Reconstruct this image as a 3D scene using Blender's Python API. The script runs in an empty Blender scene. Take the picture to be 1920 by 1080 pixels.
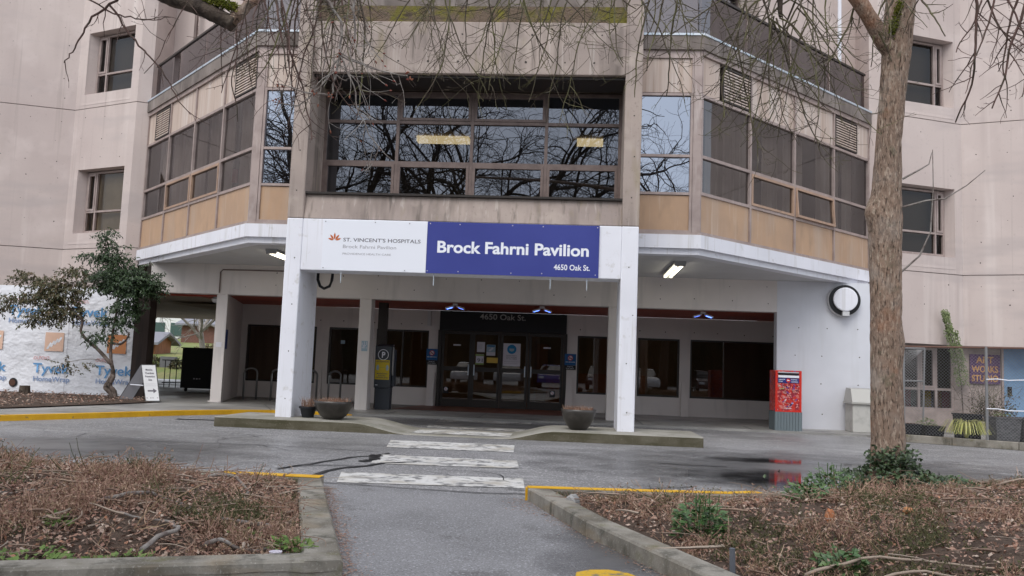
import bpy, math, random
from mathutils import Vector, Matrix, noise as mnoise
R = math.radians
random.seed(7)
scene = bpy.context.scene
COL = scene.collection

# ------------------------------------------------------------------ camera, sky, sun, exposure
cam_d = bpy.data.cameras.new('camera'); cam = bpy.data.objects.new('camera', cam_d); COL.objects.link(cam)
cam_d.sensor_width = 36.0; cam_d.lens = 1588.2 / 1920 * 36; cam_d.clip_end = 2000; cam_d.clip_start = 0.05
_yaw, _pitch, _roll = R(4.2726), R(5.3838), R(2.1827)
_f = Vector((-math.sin(_yaw), math.cos(_yaw), 0)); _r = Vector((math.cos(_yaw), math.sin(_yaw), 0)); _u = Vector((0, 0, 1))
_f2 = _f * math.cos(_pitch) + _u * math.sin(_pitch); _u2 = -_f * math.sin(_pitch) + _u * math.cos(_pitch)
_r3 = _r * math.cos(_roll) + _u2 * math.sin(_roll); _u3 = -_r * math.sin(_roll) + _u2 * math.cos(_roll)
cam.matrix_world = Matrix(((_r3.x, _u3.x, -_f2.x, 0), (_r3.y, _u3.y, -_f2.y, 0), (_r3.z, _u3.z, -_f2.z, 1.2), (0, 0, 0, 1)))
scene.camera = cam

SUN_EL, SUN_AZ = R(52), R(200)          # high behind the camera, thick overcast
world = bpy.data.worlds.new('World'); scene.world = world; world.use_nodes = True
nt = world.node_tree; nt.nodes.clear()
sky = nt.nodes.new('ShaderNodeTexSky'); sky.sky_type = 'NISHITA'; sky.sun_disc = False
sky.sun_elevation = SUN_EL; sky.sun_rotation = SUN_AZ; sky.air_density = 1.6; sky.dust_density = 4.0
hs = nt.nodes.new('ShaderNodeHueSaturation'); hs.inputs['Saturation'].default_value = 0.38
mx = nt.nodes.new('ShaderNodeMix'); mx.data_type = 'RGBA'; mx.inputs[0].default_value = 0.6
mx.inputs[7].default_value = (7.6, 8.1, 9.2, 1)                      # the even grey cloud deck
bg = nt.nodes.new('ShaderNodeBackground'); bg.inputs['Strength'].default_value = 0.12
wo = nt.nodes.new('ShaderNodeOutputWorld')
nt.links.new(sky.outputs[0], hs.inputs['Color']); nt.links.new(hs.outputs[0], mx.inputs[6])
nt.links.new(mx.outputs[2], bg.inputs['Color']); nt.links.new(bg.outputs[0], wo.inputs['Surface'])
sun_d = bpy.data.lights.new('sun', 'SUN'); sun_d.energy = 0.9; sun_d.angle = R(40); sun_d.color = (1, 0.97, 0.93)
sun = bpy.data.objects.new('sun', sun_d); COL.objects.link(sun)
sd = Vector((math.sin(SUN_AZ) * math.cos(SUN_EL), math.cos(SUN_AZ) * math.cos(SUN_EL), math.sin(SUN_EL)))
sun.rotation_euler = sd.to_track_quat('Z', 'Y').to_euler()
vs = scene.view_settings; vs.view_transform = 'Standard'; vs.look = 'None'; vs.gamma = 1.0; vs.use_curve_mapping = False
vs.exposure = 0.55
scene.cycles.max_bounces = 6; scene.cycles.transparent_max_bounces = 16; scene.cycles.use_denoising = True

# ------------------------------------------------------------------ helpers
class MB:
    def __init__(s): s.v = []; s.f = []
    def quad(s, *p):
        n = len(s.v); s.v += [tuple(q) for q in p]; s.f.append(tuple(range(n, n + len(p)))); return s
    def hexa(s, b, t):
        n = len(s.v); s.v += [tuple(q) for q in b] + [tuple(q) for q in t]
        s.f += [(n+3,n+2,n+1,n),(n+4,n+5,n+6,n+7),(n,n+1,n+5,n+4),(n+1,n+2,n+6,n+5),(n+2,n+3,n+7,n+6),(n+3,n,n+4,n+7)]; return s
    def box(s, x0, x1, y0, y1, z0, z1):
        return s.hexa(((x0,y0,z0),(x1,y0,z0),(x1,y1,z0),(x0,y1,z0)), ((x0,y0,z1),(x1,y0,z1),(x1,y1,z1),(x0,y1,z1)))
    def lbox(s, fr, s0, s1, z0, z1, d0, d1):
        return s.hexa((fr(s0,z0,d1),fr(s1,z0,d1),fr(s1,z0,d0),fr(s0,z0,d0)), (fr(s0,z1,d1),fr(s1,z1,d1),fr(s1,z1,d0),fr(s0,z1,d0)))
    def prism(s, poly, z0, z1):
        n = len(s.v); k = len(poly)
        s.v += [(x, y, z0) for x, y in poly] + [(x, y, z1) for x, y in poly]
        s.f.append(tuple(range(n+k-1, n-1, -1))); s.f.append(tuple(range(n+k, n+2*k)))
        for i in range(k): j = (i+1) % k; s.f.append((n+i, n+j, n+k+j, n+k+i))
        return s
    def tube(s, pts, rad, sides=6, caps=True):
        pts = [Vector(p) for p in pts]; k = len(pts); n = len(s.v)
        if not hasattr(rad, '__len__'): rad = [rad] * k
        up = Vector((0.3, 0.2, 1)).normalized()
        for i, p in enumerate(pts):
            t = (pts[min(i+1, k-1)] - pts[max(i-1, 0)])
            if t.length < 1e-9: t = Vector((0,0,1))
            t.normalize(); a = up.cross(t)
            if a.length < 1e-3: a = Vector((1,0,0)).cross(t)
            a.normalize(); b = t.cross(a)
            for j in range(sides):
                w = 2*math.pi*j/sides; q = p + (a*math.cos(w) + b*math.sin(w))*rad[i]; s.v.append((q.x,q.y,q.z))
        for i in range(k-1):
            for j in range(sides):
                j2 = (j+1) % sides; s.f.append((n+i*sides+j, n+i*sides+j2, n+(i+1)*sides+j2, n+(i+1)*sides+j))
        if caps: s.f.append(tuple(n+j for j in range(sides-1,-1,-1))); s.f.append(tuple(n+(k-1)*sides+j for j in range(sides)))
        return s
    def lathe(s, c, prof, sides=24, cap=True):
        n = len(s.v); k = len(prof)
        for r, z in prof:
            for j in range(sides): w = 2*math.pi*j/sides; s.v.append((c[0]+r*math.cos(w), c[1]+r*math.sin(w), c[2]+z))
        for i in range(k-1):
            for j in range(sides):
                j2 = (j+1) % sides; s.f.append((n+i*sides+j, n+i*sides+j2, n+(i+1)*sides+j2, n+(i+1)*sides+j))
        if cap: s.f.append(tuple(n+j for j in range(sides-1,-1,-1)))
        return s
    def build(s, name, mat, parent=None, smooth=False, bevel=0):
        me = bpy.data.meshes.new(name); me.from_pydata(s.v, [], s.f); me.update()
        if mat: me.materials.append(mat)
        if smooth:
            for p in me.polygons: p.use_smooth = True
        o = bpy.data.objects.new(name, me); COL.objects.link(o)
        if parent is not None:
            o.parent = parent
            if parent.type == 'EMPTY': o.matrix_parent_inverse = Matrix.Translation(-Vector(parent.location))
        if bevel:
            b = o.modifiers.new('bevel', 'BEVEL'); b.width = bevel; b.segments = 2; b.limit_method = 'ANGLE'
        return o
def tag(o, label=None, cat=None, group=None, kind=None):
    if label: o['label'] = label
    if cat: o['category'] = cat
    if group: o['group'] = group
    if kind: o['kind'] = kind
    return o
def empty(name, loc, label, cat, group=None):
    o = bpy.data.objects.new(name, None); o.location = loc; o.empty_display_size = 0.2; COL.objects.link(o); return tag(o, label, cat, group)
def frame(p0, p1):                       # vertical plane p0->p1 (left to right seen from outside); (s, z, d outward) -> point
    a = Vector((p0[0], p0[1], 0)); u = Vector((p1[0]-p0[0], p1[1]-p0[1], 0)); L = u.length; u.normalize(); n = Vector((u.y, -u.x, 0))
    def fr(s, z, d=0.0): q = a + u*s + n*d; return (q.x, q.y, z)
    fr.L = L; fr.ang = math.atan2(u.y, u.x); return fr
def wall(mb, fr, s0, s1, z0, z1, th, holes=()):
    S = sorted({s0, s1, *[h[0] for h in holes], *[h[1] for h in holes]}); Z = sorted({z0, z1, *[h[2] for h in holes], *[h[3] for h in holes]})
    for i in range(len(S)-1):
        for j in range(len(Z)-1):
            a, b, c, d = S[i], S[i+1], Z[j], Z[j+1]; mS, mZ = (a+b)/2, (c+d)/2
            if any(h[0] < mS < h[1] and h[2] < mZ < h[3] for h in holes): continue
            mb.quad(fr(a,c,0), fr(b,c,0), fr(b,d,0), fr(a,d,0)); mb.quad(fr(b,c,-th), fr(a,c,-th), fr(a,d,-th), fr(b,d,-th))
    def rim(a, b, c, d, inner):
        e = [((a,c),(b,c)), ((b,c),(b,d)), ((b,d),(a,d)), ((a,d),(a,c))]
        for (p, q), (r, t) in e: mb.quad(fr(p,q,0), fr(p,q,-th), fr(r,t,-th), fr(r,t,0))
    rim(s0, s1, z0, z1, False)
    for h in holes: rim(h[0], h[1], h[2], h[3], True)
    return mb
def text(name, body, x0, x1, z, h, fr_pt, mat, parent, bold=0.0, rz=0.0, ext=0.002, tilt=90, sp=1.0):
    """letters of cap height h, left at x0, right at x1 (widths along the surface); fr_pt = world point of the lower left"""
    cu = bpy.data.curves.new('glyphs', 'FONT'); cu.body = body; cu.size = 1.0; cu.offset = bold; cu.space_character = sp; cu.resolution_u = 4
    t = bpy.data.objects.new('glyphs', cu); COL.objects.link(t)
    dg = bpy.context.evaluated_depsgraph_get(); me = bpy.data.meshes.new_from_object(t.evaluated_get(dg)); bpy.data.objects.remove(t)
    xs = [v.co.x for v in me.vertices] or [0, 1]; a0, w = min(xs), max(max(xs)-min(xs), 1e-3)
    ref = 0.70; sx, sz = (x1-x0)/w, h/ref
    rot = Matrix.Rotation(rz, 4, 'Z') @ Matrix.Rotation(R(tilt), 4, 'X')
    me.transform(Matrix.Translation(Vector(fr_pt)) @ rot @ Matrix.Diagonal((sx, sz, 1, 1)) @ Matrix.Translation((-a0, 0, 0)))
    me.materials.clear(); me.materials.append(mat); o = bpy.data.objects.new(name, me); COL.objects.link(o)
    if parent is not None:
        o.parent = parent
        if parent.type == 'EMPTY': o.matrix_parent_inverse = Matrix.Translation(-Vector(parent.location))
    return o
def copy_tree(o, parent=None):
    c = o.copy(); COL.objects.link(c); c.parent = parent
    for ch in list(o.children): copy_tree(ch, c)
    return c
def smooth01(x): x = max(0.0, min(1.0, x)); return x*x*(3-2*x)
def rnd(a, b): return random.uniform(a, b)

# ------------------------------------------------------------------ materials
def rgb(c): return (*c, 1.0) if len(c) == 3 else c
def mat(name, c, var=(), rough=0.8, rvar=None, spec=0.35, metal=0.0, bump=(), island=None, coords='Object', emit=None, trans=0.0, coat=0.0):
    m = bpy.data.materials.new(name); m.use_nodes = True; nt = m.node_tree; nd = nt.nodes; L = nt.links.new
    b = nd['Principled BSDF']; b.inputs['Roughness'].default_value = rough; b.inputs['Metallic'].default_value = metal
    b.inputs['Specular IOR Level'].default_value = spec; b.inputs['Base Color'].default_value = rgb(c)
    if coat: b.inputs['Coat Weight'].default_value = coat
    if emit: b.inputs['Emission Color'].default_value = rgb(emit[0]); b.inputs['Emission Strength'].default_value = emit[1]
    tc = nd.new('ShaderNodeTexCoord')
    def nz(scale, st=(1,1,1), detail=3, rough_=0.6, off=0):
        mp = nd.new('ShaderNodeMapping'); mp.inputs['Scale'].default_value = (scale*st[0], scale*st[1], scale*st[2]); mp.inputs['Location'].default_value = (off, off*1.7, off*0.6)
        n = nd.new('ShaderNodeTexNoise'); n.inputs['Scale'].default_value = 1.0; n.inputs['Detail'].default_value = detail; n.inputs['Roughness'].default_value = rough_
        L(tc.outputs[coords], mp.inputs[0]); L(mp.outputs[0], n.inputs['Vector']); return n.outputs['Fac']
    def ramp(src, lo, hi):
        r = nd.new('ShaderNodeMapRange'); r.inputs[1].default_value = lo; r.inputs[2].default_value = hi; L(src, r.inputs[0]); return r.outputs[0]
    cur = None
    if island:
        g = nd.new('ShaderNodeNewGeometry'); cr = nd.new('ShaderNodeValToRGB'); cr.color_ramp.interpolation = 'LINEAR'
        el = cr.color_ramp.elements
        while len(el) < len(island): el.new(0.5)
        for i, k in enumerate(island): el[i].position = i/(len(island)-1); el[i].color = rgb(k)
        L(g.outputs['Random Per Island'], cr.inputs[0]); cur = cr.outputs[0]
    for i, v in enumerate(var):
        f = ramp(nz(v['s'], v.get('st',(1,1,1)), v.get('d',3), v.get('r',0.6), i*3.7+v.get('o',0)), v.get('lo',0.45), v.get('hi',0.65))
        if 'a' in v:
            mm = nd.new('ShaderNodeMath'); mm.operation = 'MULTIPLY'; mm.inputs[1].default_value = v['a']; L(f, mm.inputs[0]); f = mm.outputs[0]
        x = nd.new('ShaderNodeMix'); x.data_type = 'RGBA'; L(f, x.inputs[0])
        if cur is None: x.inputs[6].default_value = rgb(c)
        else: L(cur, x.inputs[6])
        x.inputs[7].default_value = rgb(v['c']); cur = x.outputs[2]
    if cur is not None: L(cur, b.inputs['Base Color'])
    if rvar:
        f = ramp(nz(rvar['s'], rvar.get('st',(1,1,1)), 4, 0.55, 9.1), rvar.get('lo',0.4), rvar.get('hi',0.6))
        r = nd.new('ShaderNodeMapRange'); r.inputs[3].default_value = rvar['a']; r.inputs[4].default_value = rvar['b']; L(f, r.inputs[0]); L(r.outputs[0], b.inputs['Roughness'])
    prev = None
    for i, (s, st, dist) in enumerate(bump):
        bp = nd.new('ShaderNodeBump'); bp.inputs['Strength'].default_value = st; bp.inputs['Distance'].default_value = dist
        L(nz(*(s if isinstance(s, tuple) else (s,))), bp.inputs['Height'])
        if prev: L(prev, bp.inputs['Normal'])
        prev = bp.outputs[0]
    if prev: L(prev, b.inputs['Normal'])
    return m
def glass(name, tint, refl, rough=0.004, gcol=(1,1,1), ripple=0.0):
    m = bpy.data.materials.new(name); m.use_nodes = True; nt = m.node_tree; nd = nt.nodes; nd.clear(); L = nt.links.new
    o = nd.new('ShaderNodeOutputMaterial'); mx = nd.new('ShaderNodeMixShader'); t = nd.new('ShaderNodeBsdfTransparent'); g = nd.new('ShaderNodeBsdfGlossy')
    t.inputs[0].default_value = rgb(tint); g.inputs['Color'].default_value = rgb(gcol); g.inputs['Roughness'].default_value = rough
    fr = nd.new('ShaderNodeFresnel'); fr.inputs['IOR'].default_value = 1.5
    a = nd.new('ShaderNodeMath'); a.operation = 'ADD'; a.use_clamp = True; a.inputs[1].default_value = refl
    L(fr.outputs[0], a.inputs[0]); L(a.outputs[0], mx.inputs[0]); L(t.outputs[0], mx.inputs[1]); L(g.outputs[0], mx.inputs[2]); L(mx.outputs[0], o.inputs['Surface'])
    if ripple:
        tc = nd.new('ShaderNodeTexCoord'); n = nd.new('ShaderNodeTexNoise'); n.inputs['Scale'].default_value = 0.9; n.inputs['Detail'].default_value = 1.0
        bp = nd.new('ShaderNodeBump'); bp.inputs['Strength'].default_value = 1.0; bp.inputs['Distance'].default_value = ripple
        L(tc.outputs['Object'], n.inputs['Vector']); L(n.outputs['Fac'], bp.inputs['Height']); L(bp.outputs[0], g.inputs['Normal']); L(bp.outputs[0], fr.inputs['Normal'])
    return m

CONC = (0.575, 0.493, 0.460)
m_conc = mat('beige_concrete', CONC, [dict(s=0.35, c=(0.51,0.43,0.405), lo=0.4, hi=0.65), dict(s=1.2, st=(1,1,0.14), c=(0.47,0.395,0.37), lo=0.52, hi=0.75, a=0.75),
             dict(s=0.9, c=(0.64,0.555,0.525), lo=0.55, hi=0.75, a=0.8), dict(s=14, c=(0.40,0.335,0.31), lo=0.6, hi=0.8, a=0.5), dict(s=2.3, st=(1,1,0.05), c=(0.66,0.585,0.55), lo=0.58, hi=0.70, a=0.7), dict(s=6, st=(1,1,0.025), c=(0.38,0.32,0.295), lo=0.60, hi=0.74, a=0.55), dict(s=0.55, st=(0.5,0.5,2.2), c=(0.46,0.40,0.385), lo=0.55, hi=0.66, a=0.6)],
             rough=0.88, spec=0.2, bump=[(60,0.12,0.01),(5,0.1,0.02)])
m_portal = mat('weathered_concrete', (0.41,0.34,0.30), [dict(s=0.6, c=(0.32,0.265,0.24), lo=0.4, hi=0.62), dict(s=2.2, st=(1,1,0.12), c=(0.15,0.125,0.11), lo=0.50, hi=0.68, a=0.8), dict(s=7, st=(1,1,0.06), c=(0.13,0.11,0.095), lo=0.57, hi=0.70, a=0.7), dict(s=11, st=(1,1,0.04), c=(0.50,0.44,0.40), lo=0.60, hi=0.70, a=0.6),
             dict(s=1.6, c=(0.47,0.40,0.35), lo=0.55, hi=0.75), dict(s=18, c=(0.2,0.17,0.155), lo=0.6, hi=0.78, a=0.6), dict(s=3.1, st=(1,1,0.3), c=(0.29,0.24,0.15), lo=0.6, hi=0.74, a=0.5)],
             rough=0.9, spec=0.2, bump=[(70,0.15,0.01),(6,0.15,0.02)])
m_coping = mat('dark_coping_concrete', (0.23,0.195,0.175), [dict(s=1.1, c=(0.13,0.11,0.10), lo=0.4, hi=0.65), dict(s=3, st=(1,1,0.2), c=(0.30,0.26,0.24), lo=0.5, hi=0.7)], rough=0.9, bump=[(50,0.15,0.01)])
m_white = mat('white_painted_concrete', (0.79,0.795,0.85), [dict(s=0.7, c=(0.73,0.735,0.785), lo=0.4, hi=0.65), dict(s=2.5, st=(1,1,0.12), c=(0.66,0.66,0.69), lo=0.58, hi=0.78, a=0.8), dict(s=5, c=(0.50,0.48,0.455), lo=0.62, hi=0.74, a=0.6), dict(s=13, st=(1,1,0.04), c=(0.52,0.50,0.48), lo=0.60, hi=0.70, a=0.5), dict(s=4, st=(1,1,0.05), c=(0.50,0.49,0.47), lo=0.62, hi=0.74, a=0.6)], rough=0.62, spec=0.35, bump=[(45,0.06,0.008),(4,0.06,0.02)])
m_white2 = mat('end_wall_white_paint', (0.66,0.67,0.715), [dict(s=0.7, c=(0.60,0.61,0.65), lo=0.4, hi=0.65), dict(s=2.5, st=(1,1,0.12), c=(0.55,0.555,0.58), lo=0.58, hi=0.78, a=0.7)], rough=0.65, bump=[(45,0.06,0.008)])  # white a step darker than the pillar paint
m_shadep = mat('shaded_grey_white_paint', (0.69,0.64,0.615), [dict(s=0.7, c=(0.63,0.585,0.56), lo=0.4, hi=0.65), dict(s=2.5, st=(1,1,0.12), c=(0.45,0.43,0.42), lo=0.58, hi=0.78, a=0.7)], rough=0.65, spec=0.35, bump=[(45,0.06,0.008)])  # grey-white paint, darkened so the canopy's shade is in the colour
m_soffit = mat('white_painted_soffit', (0.60,0.60,0.61), [dict(s=0.5, c=(0.54,0.54,0.545), lo=0.4, hi=0.65), dict(s=4, c=(0.42,0.415,0.41), lo=0.62, hi=0.8, a=0.5)], rough=0.7)
m_frame = mat('faded_bronze_aluminium', (0.40,0.325,0.30), [dict(s=3, c=(0.32,0.255,0.235), lo=0.4, hi=0.65), dict(s=8, st=(1,1,0.2), c=(0.47,0.40,0.375), lo=0.55, hi=0.75)], rough=0.45, metal=0.25, spec=0.4)
m_frame_or = mat('faded_bronze_sash', (0.46,0.31,0.22), [dict(s=4, c=(0.36,0.25,0.19), lo=0.4, hi=0.65)], rough=0.45, metal=0.2)
m_tan = mat('tan_spandrel_panel', (0.48,0.315,0.20), [dict(s=3, st=(1,1,0.4), c=(0.33,0.225,0.15), lo=0.52, hi=0.72, a=0.7), dict(s=1.1, c=(0.42,0.28,0.185), lo=0.4, hi=0.62), dict(s=2.0, st=(1,1,0.16), c=(0.47,0.36,0.28), lo=0.52, hi=0.74), dict(s=7, st=(1,1,0.08), c=(0.57,0.46,0.37), lo=0.6, hi=0.75, a=0.6)], rough=0.42, spec=0.4)
m_pale = mat('pale_streaked_panel', (0.53,0.425,0.36), [dict(s=5, st=(1,1,0.05), c=(0.61,0.53,0.48), lo=0.45, hi=0.65), dict(s=9, st=(1,1,0.04), c=(0.43,0.325,0.265), lo=0.52, hi=0.70), dict(s=16, st=(1,1,0.03), c=(0.33,0.26,0.22), lo=0.6, hi=0.72, a=0.6)], rough=0.5)
m_flash = mat('pale_metal_flashing', (0.50,0.58,0.66), [dict(s=3, c=(0.62,0.66,0.70), lo=0.45, hi=0.65), dict(s=12, c=(0.33,0.36,0.36), lo=0.6, hi=0.75)], rough=0.4, metal=0.3)
m_dark = mat('dark_bronze_metal', (0.030,0.024,0.021), rough=0.4, spec=0.4)
m_wframe = mat('brown_window_frame', (0.19,0.145,0.13), [dict(s=5, c=(0.14,0.105,0.095), lo=0.4, hi=0.65)], rough=0.42, metal=0.2)
m_black = mat('black_paint', (0.012,0.012,0.014), rough=0.5)
m_red = mat('red_painted_soffit', (0.36,0.065,0.035), [dict(s=2, st=(0.4,4,1), c=(0.26,0.05,0.03), lo=0.4, hi=0.65)], rough=0.55)
m_wood = mat('weathered_board_ceiling', (0.52,0.41,0.32), [dict(s=1.5, st=(0.15,6,1), c=(0.38,0.29,0.215), lo=0.42, hi=0.6), dict(s=0.8, st=(0.25,3,1), c=(0.40,0.31,0.235), lo=0.55, hi=0.7)], rough=0.7)
m_glass_tw = glass('tower_window_glass', (0.66,0.62,0.58), 0.0, gcol=(0.7,0.72,0.76))
m_glass_up = glass('tinted_window_glass', (0.13,0.12,0.115), 0.115, gcol=(0.78,0.84,0.97), ripple=0.0012)
m_glass_bay = glass('bronze_bay_glass', (0.52,0.48,0.45), 0.07, gcol=(0.85,0.85,0.88), ripple=0.001)
m_glass_fr = glass('reflective_bay_glass', (0.14,0.13,0.13), 0.34, gcol=(0.75,0.83,0.98), ripple=0.001)
m_glass_lo = glass('dark_lobby_glass', (0.36,0.345,0.325), 0.04, ripple=0.0008)
m_glass_guard = glass('bronze_guard_glass', (0.30,0.22,0.19), 0.14, gcol=(0.82,0.79,0.82))
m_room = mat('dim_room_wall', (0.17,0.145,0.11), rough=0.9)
m_curt = mat('grey_brown_curtain', (0.62,0.585,0.545), [dict(s=0.9, c=(0.48,0.45,0.42), lo=0.42, hi=0.62), dict(s=4, st=(1,1,0.02), c=(0.43,0.40,0.365), lo=0.45, hi=0.6, a=0.6)], rough=0.9)
m_blind = mat('olive_blind', (0.60,0.51,0.36), [dict(s=2, c=(0.52,0.44,0.30), lo=0.4, hi=0.65)], rough=0.9)
m_asph = mat('old_asphalt', (0.225,0.22,0.222), [dict(s=0.25, c=(0.165,0.161,0.162), lo=0.42, hi=0.6), dict(s=0.9, st=(0.35,1,1), c=(0.14,0.137,0.137), lo=0.54, hi=0.70, a=0.85), dict(s=3.5, st=(0.4,1,1), c=(0.31,0.305,0.305), lo=0.55, hi=0.7, a=0.7), dict(s=34, c=(0.55,0.54,0.54), lo=0.55, hi=0.66, a=0.8, d=3), dict(s=48, c=(0.03,0.03,0.032), lo=0.55, hi=0.67, a=0.85, d=3)],
             rough=0.6, rvar=dict(s=0.22, a=0.36, b=0.7, lo=0.42, hi=0.56), spec=0.5, bump=[((120,),0.45,0.006),((1.2,),0.1,0.02)])
m_path = mat('path_asphalt', (0.22,0.217,0.222), [dict(s=0.6, c=(0.175,0.173,0.176), lo=0.42, hi=0.6), dict(s=2.2, c=(0.10,0.095,0.093), lo=0.6, hi=0.72, a=0.7), dict(s=60, c=(0.42,0.42,0.44), lo=0.54, hi=0.66, a=0.85, d=3), dict(s=75, c=(0.035,0.035,0.038), lo=0.55, hi=0.67, a=0.85, d=3)],
             rough=0.65, spec=0.45, bump=[((110,),0.5,0.006)])
m_walk = mat('sidewalk_concrete', (0.34,0.33,0.31), [dict(s=0.35, c=(0.21,0.203,0.193), lo=0.42, hi=0.6), dict(s=1.4, st=(0.5,1,1), c=(0.11,0.105,0.10), lo=0.55, hi=0.7, a=0.7), dict(s=40, c=(0.33,0.32,0.30), lo=0.58, hi=0.75, a=0.5)], rough=0.55, rvar=dict(s=0.4, a=0.28, b=0.7), spec=0.45, bump=[(60,0.15,0.006)])
m_kerb = mat('mossy_kerb_concrete', (0.27,0.25,0.215), [dict(s=2, c=(0.14,0.125,0.10), lo=0.42, hi=0.60), dict(s=1.3, st=(1,1,3), c=(0.24,0.19,0.13), lo=0.55, hi=0.66, a=0.8), dict(s=5, st=(1,1,0.5), c=(0.075,0.07,0.055), lo=0.54, hi=0.68, a=0.85), dict(s=3.2, c=(0.12,0.115,0.04), lo=0.58, hi=0.72, a=0.7), dict(s=70, c=(0.40,0.385,0.35), lo=0.58, hi=0.72, a=0.7)], rough=0.9, bump=[(60,0.4,0.01),(9,0.3,0.02)])
m_isl = mat('green_stained_kerb', (0.125,0.112,0.08), [dict(s=1.6, c=(0.075,0.066,0.04), lo=0.4, hi=0.6), dict(s=4, st=(0.2,1,2), c=(0.055,0.05,0.025), lo=0.5, hi=0.68), dict(s=40, c=(0.2,0.185,0.14), lo=0.58, hi=0.75, a=0.6)], rough=0.9, bump=[(50,0.3,0.01)])
m_yel = mat('worn_yellow_paint', (0.70,0.39,0.012), [dict(s=6, c=(0.62,0.33,0.01), lo=0.4, hi=0.65), dict(s=8, c=(0.2,0.15,0.08), lo=0.66, hi=0.70, a=0.8)], rough=0.55, bump=[(60,0.2,0.005)])
m_yelw = mat('worn_yellow_marking', (0.60,0.36,0.02), [dict(s=7, c=(0.15,0.14,0.12), lo=0.50, hi=0.60, a=0.95), dict(s=50, c=(0.2,0.17,0.1), lo=0.55, hi=0.65, a=0.8)], rough=0.7)
m_zeb = mat('worn_white_road_paint', (0.60,0.59,0.57), [dict(s=2.4, c=(0.42,0.39,0.34), lo=0.45, hi=0.65), dict(s=1.5, st=(1,2.5,1), c=(0.20,0.195,0.19), lo=0.60, hi=0.70, a=0.85), dict(s=7, c=(0.17,0.167,0.166), lo=0.52, hi=0.60, a=0.9, d=8), dict(s=60, c=(0.2,0.2,0.2), lo=0.64, hi=0.7, a=0.8)], rough=0.6, bump=[(90,0.3,0.005)])
m_tar = mat('black_crack_sealant', (0.022,0.022,0.024), rough=0.4)
m_water = mat('puddle_water', (0.03,0.03,0.032), rough=0.05, spec=0.6, bump=[(3,0.02,0.01)])
def soft_edge(m, thr, sc, lo, hi):        # a puddle thins out to bare asphalt at its irregular rim
    nt = m.node_tree; nd = nt.nodes; L = nt.links.new; tc = nd.new('ShaderNodeTexCoord'); uv = nd.new('ShaderNodeVectorMath'); uv.operation = 'SUBTRACT'; uv.inputs[1].default_value = (0.5,0.5,0)
    sp = nd.new('ShaderNodeSeparateXYZ'); a = nd.new('ShaderNodeMath'); a.operation = 'POWER'; a.inputs[1].default_value = 2; b = nd.new('ShaderNodeMath'); b.operation = 'POWER'; b.inputs[1].default_value = 2; s = nd.new('ShaderNodeMath'); s.operation = 'ADD'
    q = nd.new('ShaderNodeMath'); q.operation = 'SQRT'; n = nd.new('ShaderNodeTexNoise'); n.inputs['Scale'].default_value = sc; n.inputs['Detail'].default_value = 4; k = nd.new('ShaderNodeMath'); k.operation = 'MULTIPLY_ADD'; k.inputs[1].default_value = 0.55
    mr = nd.new('ShaderNodeMapRange'); mr.inputs[1].default_value = hi; mr.inputs[2].default_value = lo
    L(tc.outputs['Generated'], uv.inputs[0]); L(uv.outputs[0], sp.inputs[0]); L(sp.outputs[0], a.inputs[0]); L(sp.outputs[1], b.inputs[0]); L(a.outputs[0], s.inputs[0]); L(b.outputs[0], s.inputs[1]); L(s.outputs[0], q.inputs[0])
    L(tc.outputs['Object'], n.inputs['Vector']); L(n.outputs['Fac'], k.inputs[0]); L(q.outputs[0], k.inputs[2]); L(k.outputs[0], mr.inputs[0]); L(mr.outputs[0], nd['Principled BSDF'].inputs['Alpha'])
soft_edge(m_water, 0, 2.6, 0.32, 0.74)
m_damp = mat('damp_asphalt_film', (0.135,0.132,0.133), rough=0.33, spec=0.5, bump=[(60,0.3,0.004)]); soft_edge(m_damp, 0, 1.6, 0.30, 0.74)
m_brick = mat('red_entry_paving', (0.24,0.085,0.055), [dict(s=1.5, c=(0.12,0.05,0.04), lo=0.45, hi=0.65), dict(s=9, c=(0.3,0.12,0.08), lo=0.5, hi=0.7)], rough=0.45, bump=[(20,0.2,0.01)])
m_soil = mat('brown_soil', (0.065,0.042,0.030), [dict(s=4, c=(0.10,0.068,0.05), lo=0.42, hi=0.6), dict(s=30, c=(0.16,0.115,0.085), lo=0.58, hi=0.7, a=0.8), dict(s=60, c=(0.02,0.014,0.01), lo=0.55, hi=0.7)], rough=0.95, bump=[(25,0.9,0.03),(90,0.5,0.01)])
m_lawn = mat('pale_spring_lawn', (0.145,0.19,0.05), [dict(s=0.25, c=(0.24,0.22,0.09), lo=0.42, hi=0.62), dict(s=4, c=(0.09,0.14,0.035), lo=0.5, hi=0.7)], rough=0.95)
m_bark = mat('brown_bark', (0.30,0.21,0.155), [dict(s=3, st=(1,1,0.4), c=(0.26,0.185,0.14), lo=0.42, hi=0.6), dict(s=42, st=(1,1,0.30), c=(0.42,0.33,0.26), lo=0.52, hi=0.62, d=4), dict(s=55, st=(1,1,0.22), c=(0.07,0.047,0.035), lo=0.54, hi=0.64, d=4), dict(s=1.6, c=(0.40,0.345,0.30), lo=0.54, hi=0.68, a=0.6), dict(s=2.2, c=(0.33,0.16,0.09), lo=0.58, hi=0.72, a=0.7), dict(s=7, c=(0.16,0.15,0.10), lo=0.6, hi=0.72, a=0.6)], rough=0.92, bump=[((40,(1,1,0.28)),1.0,0.03),((110,(1,1,0.4)),0.6,0.008)])
m_bark2 = mat('dark_bark', (0.085,0.065,0.05), [dict(s=9, st=(1,1,0.3), c=(0.04,0.03,0.024), lo=0.45, hi=0.6), dict(s=5, c=(0.15,0.125,0.10), lo=0.55, hi=0.7)], rough=0.92, bump=[(30,0.8,0.02)])
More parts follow.
